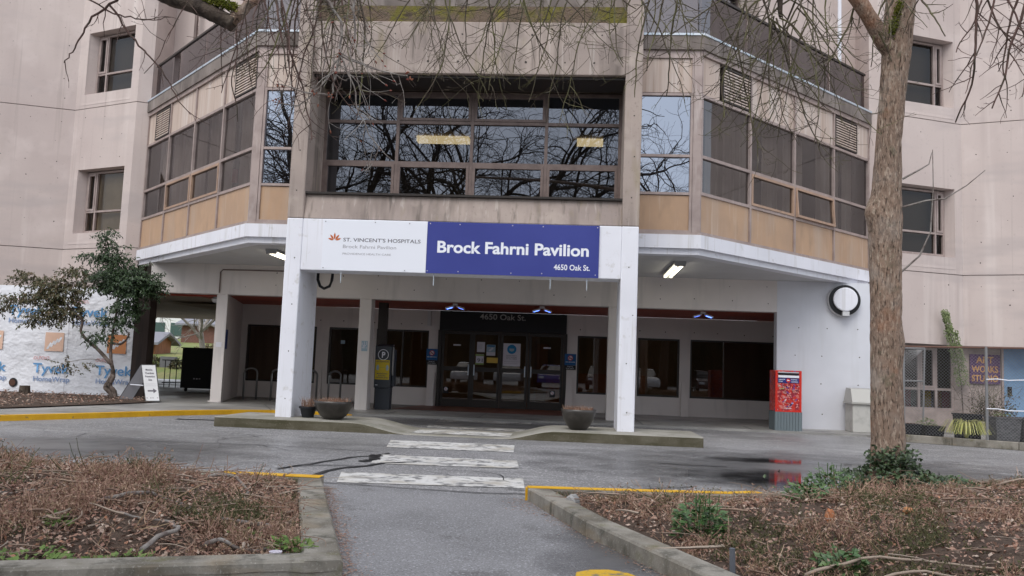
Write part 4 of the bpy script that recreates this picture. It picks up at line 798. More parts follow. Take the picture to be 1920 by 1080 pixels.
# parking pay station
m_met = mat('charcoal_powder_coat', (0.055,0.062,0.075), rough=0.5, bump=[(200,0.1,0.002)])
e = empty('parking_meter', (-4.7,20.9,0.05), 'charcoal parking pay station with yellow distancing notice beside the white post', 'parking meter')
mb = MB(); mb.hexa(((-4.92,20.9,0.58),(-4.50,20.9,0.58),(-4.50,21.25,0.58),(-4.92,21.25,0.58)), ((-4.92,20.9,1.62),(-4.50,20.9,1.62),(-4.50,21.25,1.68),(-4.92,21.25,1.68))); mb.build('cabinet', m_met, e, bevel=0.02)
MB().box(-4.88,-4.51,20.95,21.22,0.05,0.579).build('pedestal', m_met, e, bevel=0.01)
MB().box(-4.497,-4.43,20.98,21.2,0.62,1.55).build('side_cover', m_met, e, bevel=0.02); MB().tube([(-4.46,20.93,0.9),(-4.46,20.90,1.0),(-4.46,20.90,1.45),(-4.46,20.93,1.6)], 0.02, 8).build('side_rail', m_housing, e, smooth=True)
circ('badge_ring', (-4.71,1.405), 0.135, 20.895, m_lw, e); circ('badge_face', (-4.71,1.405), 0.12, 20.893, m_met, e); text('lettering', 'P', 0, 0.085, 0, 0.14, (-4.745,20.890,1.335), m_lw, e, bold=0.03)
n = MB().quad((-4.90,20.894,0.79),(-4.54,20.894,0.79),(-4.54,20.894,1.275),(-4.90,20.894,1.275)).build('yellow_notice', mat('yellow_notice', (0.62,0.46,0.03), rough=0.5), e)
text('lettering', 'ATTENTION', 0, 0.32, 0, 0.036, (-4.88,20.891,1.215), m_ld, n, bold=0.02)
for k, (s, w) in enumerate((('MAINTAIN',0.26),('SOCIAL',0.2),('DISTANCING',0.3))): text('lettering', s, 0, w, 0, 0.032, (-4.72-w/2,20.891,0.92-k*0.05), m_ld, n, bold=0.02)
for x in (-4.86,-4.62): MB().quad((x,20.891,1.02),(x+0.05,20.891,1.02),(x+0.06,20.891,1.10),(x+0.04,20.891,1.15),(x+0.01,20.891,1.15),(x-0.01,20.891,1.10)).build('figure', m_plb, n)
MB().quad((-4.79,20.891,1.085),(-4.65,20.891,1.085),(-4.65,20.891,1.092),(-4.79,20.891,1.092)).build('arrow', m_pgrn, n)
MB().quad((-4.88,20.894,0.645),(-4.82,20.894,0.645),(-4.82,20.894,0.66),(-4.88,20.894,0.66)).build('label', m_lw, e)

# bicycle racks
def hoop(x, label, first=None):
    e = empty('bike_rack', (x,22.3,0.05), label, 'bike rack', 'steel hoop bike racks under the canopy')
    p = [(x-0.12,22.15,0.05),(x-0.12,22.15,0.80)] + [(x-0.12*math.cos(t), 22.3-0.15*math.cos(t), 0.80+0.13*math.sin(t)) for t in [math.pi*i/8 for i in range(1,8)]] + [(x+0.12,22.45,0.80),(x+0.12,22.45,0.05)]
    MB().tube(p, 0.028, 8).build('hoop', mat('dull_steel', (0.22,0.22,0.22), rough=0.4, metal=0.6), e, smooth=True)
    for a, b in ((x-0.12,22.15),(x+0.12,22.45)): MB().lathe((a,b,0.05), [(0.06,0.0),(0.06,0.012),(0.03,0.014)], 12).build('foot_plate', m_housing, e)
for x, lb in ((-8.6,'steel hoop bike rack farthest left, before the dark window'), (-7.85,'steel hoop bike rack just left of the left pillar'), (-6.95,'steel hoop bike rack just right of the left pillar'), (-6.3,'steel hoop bike rack nearest the parking meter')): hoop(x, lb)

# bowls and pots on the island
m_bowl = mat('dark_bronze_glaze', (0.028,0.024,0.021), [dict(s=5, c=(0.05,0.043,0.038), lo=0.45, hi=0.65)], rough=0.32, spec=0.5); m_pot = mat('black_plastic', (0.015,0.016,0.02), rough=0.5)
m_dry = mat('dry_stem', (0.22,0.13,0.09), island=[(0.30,0.19,0.13),(0.16,0.085,0.06),(0.26,0.13,0.085),(0.34,0.25,0.18)], rough=0.9)
def tuft(mb, c, r, n, h, lean=0.5, w=0.006, kink=True):
    for i in range(n):
        a = rnd(0,6.283); q = r*math.sqrt(random.random()); x, y = c[0]+q*math.cos(a), c[1]+q*math.sin(a); L = h*rnd(0.5,1.1); b = rnd(0,6.283); l = L*lean*rnd(0.2,1.0)
        dx, dy = l*math.cos(b), l*math.sin(b); s = rnd(0,3.14); wx, wy = w*math.cos(s), w*math.sin(s)
        mx_, my_, mz = x+dx*0.4, y+dy*0.4, c[2]+L*0.55
        k = len(mb.v); mb.v += [(x-wx,y-wy,c[2]),(x+wx,y+wy,c[2]),(mx_+wx*0.8,my_+wy*0.8,mz),(mx_-wx*0.8,my_-wy*0.8,mz),(x+dx,y+dy,c[2]+L)]; mb.f += [(k,k+1,k+2,k+3),(k+3,k+2,k+4)]
def bowl(c, r, h, lb):
    e = empty('planter_bowl', c, lb, 'planter', 'dark bowl planters on the island')
    MB().lathe(c, [(r*0.34,0),(r*0.42,0.0),(r*0.66,h*0.22),(r*0.86,h*0.55),(r*0.96,h*0.85),(r,h),(r*0.95,h),(r*0.9,h*0.86),(0.001,h*0.84)], 36).build('bowl', m_bowl, e, smooth=True)
    mb = MB(); tuft(mb, (c[0],c[1],c[2]+h*0.83), r*0.85, 420, 0.13, 0.7, 0.004); tag(mb.build('dry_plants', m_dry, e), kind='stuff')
bowl((-4.22,14.95,0.165), 0.35, 0.33, 'dark bowl planter beside the left pillar'); bowl((0.13,15.0,0.165), 0.31, 0.36, 'dark bowl planter beside the right pillar')
c = (-4.74,15.15,0.165); e = empty('plant_pot', c, 'small black plastic pot between the left pillar and the bowl', 'plant pot')
MB().lathe(c, [(0.10,0),(0.145,0.17),(0.165,0.17),(0.165,0.205),(0.14,0.205),(0.001,0.17)], 24).build('pot', m_pot, e, smooth=False); mb = MB(); tuft(mb, (c[0],c[1],c[2]+0.17), 0.12, 110, 0.22, 0.6, 0.004); tag(mb.build('dry_plants', m_dry, e), kind='stuff')

# mailbox
m_mred = mat('red_letter_print', (0.55,0.035,0.025), [dict(s=9, st=(1.2,1,0.8), c=(0.30,0.025,0.04), lo=0.5, hi=0.56, d=1), dict(s=13, st=(0.8,1,1.3), c=(0.60,0.16,0.14), lo=0.55, hi=0.6, d=1), dict(s=8, c=(0.13,0.06,0.26), lo=0.63, hi=0.67, d=1), dict(s=24, c=(0.7,0.45,0.42), lo=0.62, hi=0.66, d=2)], rough=0.35)
m_mred2 = mat('plain_red_paint', (0.60,0.03,0.018), rough=0.35); m_mbase = mat('slate_grey_base', (0.15,0.185,0.20), rough=0.6)
e = empty('mailbox', (4.8,19.5,0.05), 'red patterned mailbox with blue band on a ribbed grey base', 'mailbox')
mx0, mx1, my0, my1 = 4.50, 5.07, 19.3, 19.85
MB().box(mx0, mx1, my0, my1, 0.47, 1.375).build('body', m_mred, e, bevel=0.012)
MB().box(mx0-0.004, mx1+0.004, my0-0.012, my0-0.001, 0.462, 0.49).build('lower_trim', m_mred2, e)
for x in (mx0, mx1-0.045): MB().box(x, x+0.045, my0-0.012, my0-0.001, 0.491, 1.37).build('side_trim', m_mred2, e)
nr = 9
for i in range(nr):
    a = mx0+(mx1-mx0)*i/nr; MB().box(a+0.004, a+(mx1-mx0)/nr-0.004, my0-0.012, my0+0.01, 0.05, 0.46).build('rib', m_mbase, e)
MB().box(mx0-0.005, mx1+0.02, my0+0.012, my1+0.005, 0.048, 0.465).build('base', m_mbase, e)
MB().box(mx0+0.05, mx1-0.06, my0-0.02, my0-0.001, 1.32, 1.345).build('pull_bar', m_screw, e); MB().box(mx0+0.06, mx1-0.06, my0-0.006, my0-0.001, 1.27, 1.318).build('slot', m_black, e); MB().box(mx0+0.06, mx1-0.06, my0-0.03, my0-0.001, 1.215, 1.265).build('flap', m_lw, e)
MB().box(mx0+0.055, mx1-0.06, my0-0.014, my0-0.001, 1.10, 1.205).build('blue_band', mat('navy_band', (0.018,0.03,0.19), rough=0.4), e)
circ('logo_disc', (mx0+0.28,1.152), 0.045, my0-0.016, m_mred2, e); MB().quad((mx0+0.255,my0-0.018,1.14),(mx0+0.315,my0-0.018,1.152),(mx0+0.26,my0-0.018,1.175)).build('logo_wing', m_lw, e)
for s, x, z, w in (('CANADA',0.07,1.162,0.14),('POST',0.07,1.115,0.09),('POSTES',0.34,1.162,0.13),('CANADA',0.34,1.115,0.15)): text('lettering', s, 0, w, 0, 0.024, (mx0+x, my0-0.016, z), m_lw, e, bold=0.015)
MB().box(mx0+0.10, mx0+0.19, my0-0.02, my0-0.001, 0.96, 0.985).build('lock_plate', mat('brass_plate', (0.45,0.36,0.16), rough=0.4, metal=0.5), e); text('lettering', 'Canada', 0, 0.15, 0, 0.03, (mx0+0.2, my0-0.014, 0.53), m_lw, e, bold=0.01)
def chip(x, z, w, h, a, m):
    ca, sa = math.cos(a), math.sin(a); q = [(-w,-h),(w,-h),(w,h),(-w,h)]
    MB().quad(*[(mx0+x+ca*u-sa*v, my0-0.0135, z+sa*u+ca*v) for u, v in q]).build('print_chip', m, e)
m_chip = [mat('violet_print', (0.16,0.07,0.30)), mat('sky_blue_print', (0.18,0.30,0.62)), mat('rose_print', (0.66,0.25,0.24)), mat('wine_print', (0.28,0.02,0.04)), mat('cream_print', (0.70,0.52,0.48))]
for k in range(60): chip(rnd(0.07,0.50), rnd(0.58,1.07), rnd(0.012,0.036), rnd(0.006,0.016), random.choice((0.75,-0.75,0.7,-0.8))+rnd(-.1,.1), m_chip[random.choice((0,1,2,2,3,3,4,2))])
# concrete litter bin behind the tree trunk
m_bin = mat('pale_concrete_bin', (0.50,0.49,0.46), [dict(s=6, c=(0.42,0.41,0.385), lo=0.45, hi=0.65)], rough=0.8); m_lid = mat('brushed_metal_lid', (0.44,0.43,0.40), rough=0.45, metal=0.3)
e = empty('litter_bin', (6.6,20.05,0.05), 'pale square litter bin with sloping metal lid half behind the tree trunk', 'litter bin')
MB().box(6.32,6.92,19.75,20.3,0.05,0.68).build('body', m_bin, e, bevel=0.015); MB().box(6.28,6.96,19.70,20.33,0.682,0.72).build('rim', m_lid, e)
MB().hexa(((6.30,19.71,0.722),(6.94,19.71,0.722),(6.94,20.32,0.722),(6.30,20.32,0.722)), ((6.34,19.95,1.02),(6.90,19.95,1.02),(6.90,20.3,1.04),(6.34,20.3,1.04))).build('hood', m_lid, e)

# house-wrapped hoarding with its print
m_tblue = mat('wrap_blue_print', (0.13,0.33,0.60), rough=0.5); m_tblue2 = mat('wrap_grey_blue_print', (0.24,0.33,0.52), rough=0.5); m_tred = mat('wrap_red_print', (0.58,0.22,0.21), rough=0.5); m_tor = mat('wrap_orange_print', (0.74,0.50,0.38), rough=0.5); m_tor2 = mat('wrap_strong_orange_print', (0.66,0.28,0.12), rough=0.5)
e = empty('wrapped_hoarding', (-14,20.95,0.05), 'hoarding wall covered in white printed house wrap left of the undercroft', 'hoarding')
mb = MB(); NX, NZ = 70, 30
for i in range(NX+1):
    for j in range(NZ+1):
        x = -20+(8.86*i/NX); z = 0.06+2.79*j/NZ; mb.v.append((x, 20.955+0.008*mnoise.noise(Vector((x*1.5,z*0.9,2)))+0.004*mnoise.noise(Vector((x*4,z*2.2+x,5)))+(0.008*math.sin(z*9+x*14) if x > -11.4 else 0), z))
mb.f = [(i*(NZ+1)+j, (i+1)*(NZ+1)+j, (i+1)*(NZ+1)+j+1, i*(NZ+1)+j+1) for i in range(NX) for j in range(NZ)]
wr = mb.build('wrap', m_tyvek, e, smooth=True); MB().box(-20,-11.15,21.02,21.1,0.0,2.86).build('backing', m_wood, e)
YT = 20.934
def wrapset(x, z):
    text('lettering', 'Tyvek', 0, 0.97, 0, 0.24, (x, YT, z), m_tblue, wr, bold=0.014); text('lettering', 'HomeWrap', 0, 0.97, 0, 0.125, (x+0.03, YT, z-0.22), m_tblue2, wr, bold=0.012)
    text('lettering', '\u2039DUPONT\u203a', 0, 0.46, 0, 0.085, (x-0.02, YT, z+0.33), m_tred, wr)
for x in (-15.52,-13.82,-12.15): wrapset(x, 0.625)
for x in (-14.62,-12.91): wrapset(x, 2.10)
for x, m in ((-15.2,m_tor),(-13.56,m_tor),(-11.89,m_tor2)):
    q = MB().quad((x,YT,1.18),(x+0.5,YT,1.18),(x+0.5,YT,1.66),(x,YT,1.66)).build('orange_square', m, wr)
    for k in range(4): a = x+0.05+k*0.09; MB().quad((a,YT-0.003,1.24+k*0.06),(a+0.05,YT-0.003,1.22+k*0.06),(a+0.14,YT-0.003,1.38+k*0.05),(a+0.10,YT-0.003,1.41+k*0.05)).build('white_stroke', m_tyvek, q)
circ('pipe_hole', (-14.32,0.345), 0.115, YT, m_black, wr); circ('pipe_core', (-14.34,0.34), 0.085, YT-0.004, mat('rust_pipe', (0.10,0.05,0.035)), wr)
for x in (-12.96,-11.75): MB().quad((x,YT+0.004,0.1),(x+0.008,YT+0.004,0.1),(x+0.008,YT+0.004,2.8),(x,YT+0.004,2.8)).build('seam', m_lg, wr)
tag(MB().box(-11.05,-10.66,20.6,20.95,0.0,2.79).build('timber_post', mat('dark_stained_timber', (0.035,0.022,0.018), [dict(s=6, st=(1,1,0.1), c=(0.02,0.013,0.011), lo=0.45, hi=0.6)], rough=0.6), bevel=0.01), 'dark brown timber post at the right end of the wrapped hoarding', 'post')

# sandwich board
m_fr = mat('black_sign_frame', (0.02,0.02,0.022), rough=0.5); m_sheet = mat('white_sign_face', (0.62,0.62,0.63), [dict(s=1, c=(0.55,0.55,0.56), lo=0.45, hi=0.6)], rough=0.5); m_back = mat('grey_sign_back', (0.22,0.22,0.24), rough=0.6)
e = empty('sandwich_board', (-9.75,19.1,0.12), 'white sandwich board with black arrow standing by the shrub', 'sandwich board')
def leaf(A, B, Cc, D, m, nm):
    # A,B bottom left/right, D,Cc top left/right (front side); thickness backwards
    A, B, Cc, D = map(Vector, (A,B,Cc,D)); n = (B-A).cross(D-A).normalized()*-0.02
    fo = MB().hexa([A,B,B-n*-1,A-n*-1], [D,Cc,Cc-n*-1,D-n*-1]).build(nm+'_frame', m_fr, e)
    q = lambda u, v: (A+(B-A)*u)*(1-v)+(D+(Cc-D)*u)*v - n*0.15
    return fo, MB().quad(q(0.05,0.03),q(0.95,0.03),q(0.95,0.98),q(0.05,0.98)).build(nm+'_face', m, e), q, n
fo, fa, q, nn = leaf((-9.77,19.0,0.10),(-9.44,19.05,0.115),(-9.76,19.34,0.96),(-10.10,19.29,0.95), m_sheet, 'front')
leaf((-10.66,19.42,0.10),(-10.33,19.47,0.10),(-9.80,19.37,0.955),(-10.13,19.32,0.945), m_back, 'rear')
MB().tube([(-9.92,19.12,0.47),(-10.35,19.36,0.47)], 0.012, 6).build('brace', m_lw, e)
def onface(s, u0, u1, v, h, bold=0.01):
    p0, p1, p2 = Vector(q(u0,v)), Vector(q(u1,v)), Vector(q(u0,v+0.1)); o_ = text('lettering', s, 0, 1, 0, 0.7, (0,0,0), m_ld, None, bold=bold, tilt=0)
    ux = p1-p0; uz = (p2-p0).normalized(); nz_ = ux.normalized().cross(uz); off = nz_*0.004
    M4 = Matrix(((ux.x, uz.x*h/0.7, nz_.x, p0.x+off.x),(ux.y, uz.y*h/0.7, nz_.y, p0.y+off.y),(ux.z, uz.z*h/0.7, nz_.z, p0.z+off.z),(0,0,0,1)))
    o_.data.transform(M4); o_.parent = fa
for s, u0, u1, v in (('Mobile',0.28,0.72,0.83),('Overdose',0.22,0.80,0.74),('Prevention',0.20,0.84,0.65),('Site',0.38,0.62,0.56)): onface(s, u0, u1, v, 0.05, 0.02)
P = [Vector(q(u,v)) for u, v in ((0.25,0.27),(0.62,0.27),(0.62,0.225),(0.86,0.29),(0.62,0.355),(0.62,0.31),(0.25,0.31))]; off = -nn*0.1
MB().quad(*[tuple(p+off) for p in P]).build('arrow', m_ld, fa)
for v in (0.47,0.42): MB().quad(*[tuple(Vector(q(u,w))+off) for u, w in ((0.15,v),(0.88,v),(0.88,v+0.006),(0.15,v+0.006))]).build('rule_line', m_lg, fa)
for u in (0.15,0.4,0.55,0.85): MB().quad(*[tuple(Vector(q(a,w))+off) for a, w in ((u-0.04,0.09),(u+0.04,0.09),(u+0.04,0.12),(u-0.04,0.12))]).build('small_logo', m_lg, fa)

# under the left wing: black cabinet and trolley
e = empty('black_cabinet', (-12.0,26.6,0.05), 'large black covered cabinet in the undercroft', 'cabinet')
MB().box(-12.52,-11.2,26.5,27.4,0.16,1.43).build('body', m_black, e); MB().box(-12.56,-11.16,26.46,27.44,1.432,1.46).build('top', m_black, e)
for x in (-12.4,-11.4): MB().tube([(x,26.6,0.12),(x+0.05,26.6,0.12)], 0.07, 10).build('castor', m_fr, e)
for k in range(3): MB().box(-12.1+k*0.09,-12.05+k*0.09,26.49,26.5,0.45,0.49).build('reflector', m_paper, e)
e = empty('trolley', (-14,29,0.05), 'thin dark metal trolley left of the black cabinet', 'trolley')
MB().box(-14.32,-13.72,28.8,29.3,1.0,1.03).build('top', m_fr, e); MB().box(-14.28,-13.76,28.8,29.25,0.22,0.25).build('shelf', m_fr, e)
for x, y in ((-14.22,28.85),(-13.80,28.85),(-14.22,29.25),(-13.80,29.25)): MB().tube([(x,y,0.06),(x,y,1.0)], 0.016, 6).build('leg', m_fr, e)

# ------------------------------------------------------------------ right: fence, art-room front
m_gal = mat('galvanised_steel', (0.27,0.27,0.275), rough=0.45, metal=0.5)
fr0 = frame((8.16,21.23),(9.68,21.80))
# recessed ground-floor wall behind the fence
m_dw = mat('grey_block_wall', (0.40,0.33,0.30), [dict(s=2, c=(0.28,0.23,0.21), lo=0.45, hi=0.65)], rough=0.9)
AY = 22.1; ff = frame((7.3,AY),(18,AY)); o2 = 7.3
mb = MB(); wall(mb, ff, 0, 10.7, 0.0, 3.0, 0.2, [(0.35,2.25,0.55,2.16),(3.38,4.5,0.05,2.2)]); part(mb, 'art_room_wall', m_dw)
window(ff, 0.35, 2.25, [0.55,1.07,2.16], [0.35,1.40,1.82,2.25], m_glass_lo, m_frame, d=-0.02, fw=0.06, sash=((1,1),))
part(MB().box(7.4,10,22.9,22.95,0,2.5), 'room', m_room)
for x, c in ((8.35,(0.40,0.03,0.05)),(8.85,(0.65,0.50,0.03)),(9.1,(0.5,0.25,0.1)),(9.3,(0.45,0.12,0.15))): part(MB().box(x,x+0.18,22.2,22.23,0.62,1.02), 'window_picture', mat('painted_card', c))
e = empty('blue_door', (11.2,AY,0.05), 'pale blue steel door behind the wire fence', 'door')
MB().box(10.74,11.74,AY+0.02,AY+0.08,0.05,2.16).build('leaf', mat('faded_blue_paint', (0.20,0.33,0.50), [dict(s=2, c=(0.15,0.26,0.43), lo=0.45, hi=0.65)], rough=0.5), e); MB().box(10.84,10.92,AY-0.04,AY+0.02,0.98,1.2).build('handle', m_black, e)
for x in (10.685,11.745): MB().box(x,x+0.054,AY-0.03,AY+0.06,0.05,2.195).build('jamb', m_frame, e)
e = empty('art_sign', (10.3,AY,1.3), 'purple board with orange painted letters on the art room wall', 'sign')
MB().box(9.92,10.64,AY-0.05,AY-0.005,1.25,1.98).build('board', mat('purple_board', (0.13,0.075,0.15), [dict(s=4, c=(0.09,0.05,0.12), lo=0.45, hi=0.6)]), e)
m_orl = mat('orange_painted_letter', (0.55,0.32,0.13), [dict(s=20, c=(0.4,0.2,0.09), lo=0.5, hi=0.6)])
for s_, x, w, z in (('ART',10.06,0.42,1.77),('WORKS',9.95,0.64,1.54),('STUDIO',9.95,0.64,1.31)): text('lettering', s_, 0, w, 0, 0.155, (x,AY-0.055,z), m_orl, e, bold=0.03)
# low kerb wall and chain-link fence in front
KA, KB = Vector((6.55,18.15,0)), Vector((11.5,15.3,0)); fk = frame(KA, KB)
for i in range(5):
    a, b = fk.L*i/5+0.004, fk.L*(i+1)/5-0.004
    if i == 0: kw = empty('garden_kerb', tuple(KA), 'mossy concrete block edging below the wire fence', 'kerb')
    MB().lbox(fk, a, b, 0.0, 0.15, -0.2, 0.0).build('block', m_kerb, kw, bevel=0.01)
e = empty('wire_fence', (8.5,17,0.15), 'chain link fence with metal posts right of the tree trunk', 'fence')
for s in (0.25,1.75,3.6,5.4): MB().tube([fk(s,0.14,-0.1), fk(s,1.97,-0.1)], 0.028, 8).build('post', m_gal, e)
MB().tube([fk(0.25,1.95,-0.1), fk(5.6,1.95,-0.1)], 0.018, 6).build('rail', mat('rusty_rail', (0.16,0.09,0.07), rough=0.8), e)
for z0, z1 in ((1.33,1.37),(0.76,0.66)):
    MB().tube([fk(1.75+i*0.19,z0+(z1-z0)*i/20+0.012*math.sin(i*2.1),-0.06) for i in range(21)], 0.011, 5).build('white_rope', m_lw, e)
mb = MB(); st = 0.062; H0, H1 = 0.17, 1.94; r = 0.0024; s = 0.25-(H1-H0)
while s < 5.5:
    for sg in (1,-1):
        a, b = (s, s+(H1-H0)) if sg > 0 else (s+(H1-H0), s)
        def cl(t): return a+(b-a)*t
        t0, t1 = 0.0, 1.0
        lo, hi = 0.25, 5.5
        if b > a: t0 = max(0,(lo-a)/(b-a)); t1 = min(1,(hi-a)/(b-a))
        else: t0 = max(0,(a-hi)/(a-b)); t1 = min(1,(a-lo)/(a-b))
        if t1-t0 > 0.02: mb.tube([fk(cl(t0),H0+(H1-H0)*t0,-0.1+sg*0.004), fk(cl(t1),H0+(H1-H0)*t1,-0.1+sg*0.004)], r, 3, False)
    s += st
tag(mb.build('chain_link', m_gal, e), kind='stuff')
# small wire gate panel leaning by the trunk
e = empty('wire_gate', (7.3,19.6,0.3), 'small white framed wire gate standing open beside the trunk', 'gate')
fg = frame((7.25,19.9),(7.85,19.6))
for a, b in (((0.0,0.35),(0.0,1.98)),((0.62,0.35),(0.66,1.98)),((0,1.98),(0.66,1.98)),((0,1.25),(0.64,1.25))): MB().tube([fg(a[0],a[1]), fg(b[0],b[1])], 0.022, 6).build('gate_bar', m_gal, e)
mb = MB()
for i in range(26):
    t = i*0.062; mb.tube([fg(max(0,0),0.4+t), fg(0.64,1.04+t if 1.04+t < 1.96 else 1.96)], 0.004, 3, False); mb.tube([fg(0.64,0.4+t), fg(0,1.04+t if 1.04+t < 1.96 else 1.96)], 0.004, 3, False)
tag(mb.build('wire_mesh', m_gal, e), kind='stuff')
# planter boxes and pots behind the fence
m_bx = mat('grey_woven_planter', (0.10,0.10,0.105), [dict(s=40, st=(0.2,0.2,1), c=(0.16,0.16,0.165), lo=0.45, hi=0.6)], rough=0.7)
def tub(x, y, w, h, lb, m=m_bx, g_='planters behind the wire fence', taper=0.86):
    e = empty('planter_box', (x,y,0.06), lb, 'planter', g_); t = w*taper/2; w2 = w/2
    MB().hexa(((x-t,y-t,0.06),(x+t,y-t,0.06),(x+t,y+t,0.06),(x-t,y+t,0.06)), ((x-w2,y-w2,0.06+h),(x+w2,y-w2,0.06+h),(x+w2,y+w2,0.06+h),(x-w2,y+w2,0.06+h))).build('tub', m, e)
    MB().box(x-w2-0.015,x+w2+0.015,y-w2-0.015,y+w2+0.015,0.06+h,0.09+h).build('rim', m, e); MB().box(x-w2+0.02,x+w2-0.02,y-w2+0.02,y+w2-0.02,0.091+h,0.094+h).build('soil', m_soil, e); return e
tub(8.72,18.0,0.50,0.50,'grey woven planter box nearest the fence post'); tub(9.25,17.9,0.50,0.50,'grey woven planter box at the right picture edge'); tub(8.25,18.5,0.42,0.52,'black planter box behind the yellow grass', m_pot)
tub(7.45,19.5,0.42,0.22,'low dark trough beside the trunk', m_pot); tub(7.9,19.4,0.40,0.2,'low dark trough left of the yellow grass', m_pot)
# ------------------------------------------------------------------ vegetation
def vrand(a): return Vector((rnd(-a,a), rnd(-a,a), rnd(-a,a)))
def leaf_(mb, p, d, n, L, w, fold=0.25):
    """one pointed leaf from p along d, normal about n"""
    d = d.normalized(); s = d.cross(n)
    if s.length < 1e-4: s = d.cross(Vector((1,0,0.3)))
    s.normalize(); n = s.cross(d); k = len(mb.v); a = p + d*L*0.45; b = p + d*L
    for q in (p, a + s*w + n*w*fold, b - n*L*0.12, a - s*w + n*w*fold): mb.v.append((q.x,q.y,q.z))
    mb.f += [(k,k+1,k+2),(k,k+2,k+3)]
def path_(p, d, L, n, wig, g=0.0, up_tip=0.0):
    pts = [Vector(p)]; d = Vector(d).normalized()
    for i in range(n):
        t = i/n; d = (d + vrand(wig) + Vector((0,0,-g*(1-t) + up_tip*max(0,t-0.55)*2))).normalized(); pts.append(pts[-1] + d*(L/n))
    return pts
def taper(r0, r1, n): return [r0 + (r1-r0)*i/n for i in range(n+1)]
def droop(mb, p, d, L, r, lvl=0, dens=1.0, bud=None):
    n = max(4, int(L/0.075)); pts = path_(p, d, L, n, (0.17,0.24,0.3,0.3)[lvl], 0.10 if lvl == 0 else 0.05, 0.16 if lvl else 0.10)
    mb.tube(pts, taper(r, max(0.0022, r*0.4), n), 5 if r > 0.012 else (4 if r > 0.006 else 3), False)
    if lvl >= 3: return
    for i in range(1, n):
        if lvl == 0 and i < n*0.25: continue
        if random.random() < (0.50, 0.42, 0.26)[lvl]*dens:
            t = (pts[i+1]-pts[i-1]).normalized(); s = t.cross(vrand(1)).normalized(); a = rnd(0.6,1.35)
            droop(mb, pts[i], t*math.cos(a)+s*math.sin(a)+Vector((0,0,0.1)), L*rnd(0.22,0.5)*(1-0.4*i/n) if lvl == 0 else L*rnd(0.25,0.5), r*(0.55 if lvl == 0 else 0.6)*(1-0.4*i/n), lvl+1, dens, bud)
    if bud is not None and lvl >= 1:
        q = pts[-1]; d2 = (pts[-1]-pts[-2]).normalized(); bud.tube([q-d2*0.012, q+d2*0.004, q+d2*0.022], [0.003,0.008,0.001], 4, False)
def view_top_z(y): return 1.2 + 0.455*y          # twig start height, laid along the camera's upper view edge

# right tree: ridged trunk, fork, limbs, hanging twigs
e = empty('maple_tree', (TREE[0],TREE[1],0.3), 'tall brown barked tree in the right planting bed, bare hanging branches above', 'tree')
axis = [(3.245,9.02,0.05,0.215),(3.243,9.02,0.30,0.185),(3.24,9.02,0.6,0.168),(3.228,9.02,1.2,0.157),(3.22,9.02,1.9,0.156),(3.215,9.02,2.5,0.162),(3.218,9.02,2.85,0.172),(3.232,9.02,3.2,0.150),(3.255,9.02,3.7,0.130),(3.295,9.02,4.2,0.130),(3.34,9.02,4.7,0.148),(3.375,9.03,5.1,0.157),(3.43,9.05,5.6,0.15),(3.56,9.1,6.4,0.14),(3.68,9.2,8.0,0.11)]
mb = MB(); NS, NR = 72, 260
for i in range(NR+1):
    t = i/NR*(len(axis)-1); k = min(int(t), len(axis)-2); f = t-k; f = f*f*(3-2*f)*0.5+f*0.5; A, B = axis[k], axis[k+1]; x, y, z, r = [A[m]+(B[m]-A[m])*f for m in range(4)]
    for j in range(NS):
        w = 2*math.pi*j/NS; cx_, cy_ = math.cos(w), math.sin(w)
        rr = r*0.97*(1+0.045*mnoise.noise(Vector((cx_*2,cy_*2,z*1.6))) + 0.055*abs(mnoise.noise(Vector((cx_*5.5,cy_*5.5,z*2.2)))) + 0.03*mnoise.noise(Vector((cx_*13,cy_*13,z*9))))
        fis = abs(mnoise.noise(Vector((cx_*4.2+0.3*mnoise.noise(Vector((cx_*3,cy_*3,z*5))),cy_*4.2,z*1.1)))); rr -= 0.011*(1-smooth01(fis/0.10)); fis = abs(mnoise.noise(Vector((cx_*9,cy_*9,z*3.2+7)))); rr -= 0.006*(1-smooth01(fis/0.12))
        rr += 0.055*math.exp(-((z-2.98)**2)/0.012)*max(0,-cx_)**3 + 0.02*math.exp(-((z-1.6)**2)/0.02)*max(0,cx_)
        mb.v.append((x+rr*cx_, y+rr*cy_, z))
for i in range(NR):
    for j in range(NS): j2 = (j+1) % NS; mb.f.append((i*NS+j, i*NS+j2, (i+1)*NS+j2, (i+1)*NS+j))
mb.build('trunk', m_bark, e, smooth=True)
def limb(pts, r0, r1, m, par, nm='limb', sides=12):
    P = [];
    for i in range(len(pts)-1):
        for k in range(5): a = k/5; P.append(Vector(pts[i]).lerp(Vector(pts[i+1]), a) + vrand(0.012))
    P.append(Vector(pts[-1])); 
    for _ in range(2): P = [P[0]] + [(P[i-1]+P[i]*2+P[i+1])/4 for i in range(1,len(P)-1)] + [P[-1]]
    n = len(P)-1; rad = [r*(1+rnd(-0.06,0.06)) for r in taper(r0, r1, n)]
    return MB().tube(P, rad, sides).build(nm, m, par, smooth=True)
limb([(3.36,9.02,4.58),(3.14,8.95,4.88),(2.9,8.85,5.2),(2.3,8.7,5.75),(1.0,8.5,6.3),(-1.2,8.1,6.6),(-3.0,7.8,6.7)], 0.10, 0.03, m_bark, e)
limb([(2.3,8.7,5.75),(2.15,8.75,5.5),(2.06,8.8,5.25),(2.08,8.82,5.0)], 0.06, 0.02, m_bark2, e)
limb([(3.5,9.05,5.7),(4.2,8.8,6.0),(5.0,8.5,6.1),(6.2,8.2,6.0)], 0.08, 0.03, m_bark2, e)
mb = MB()
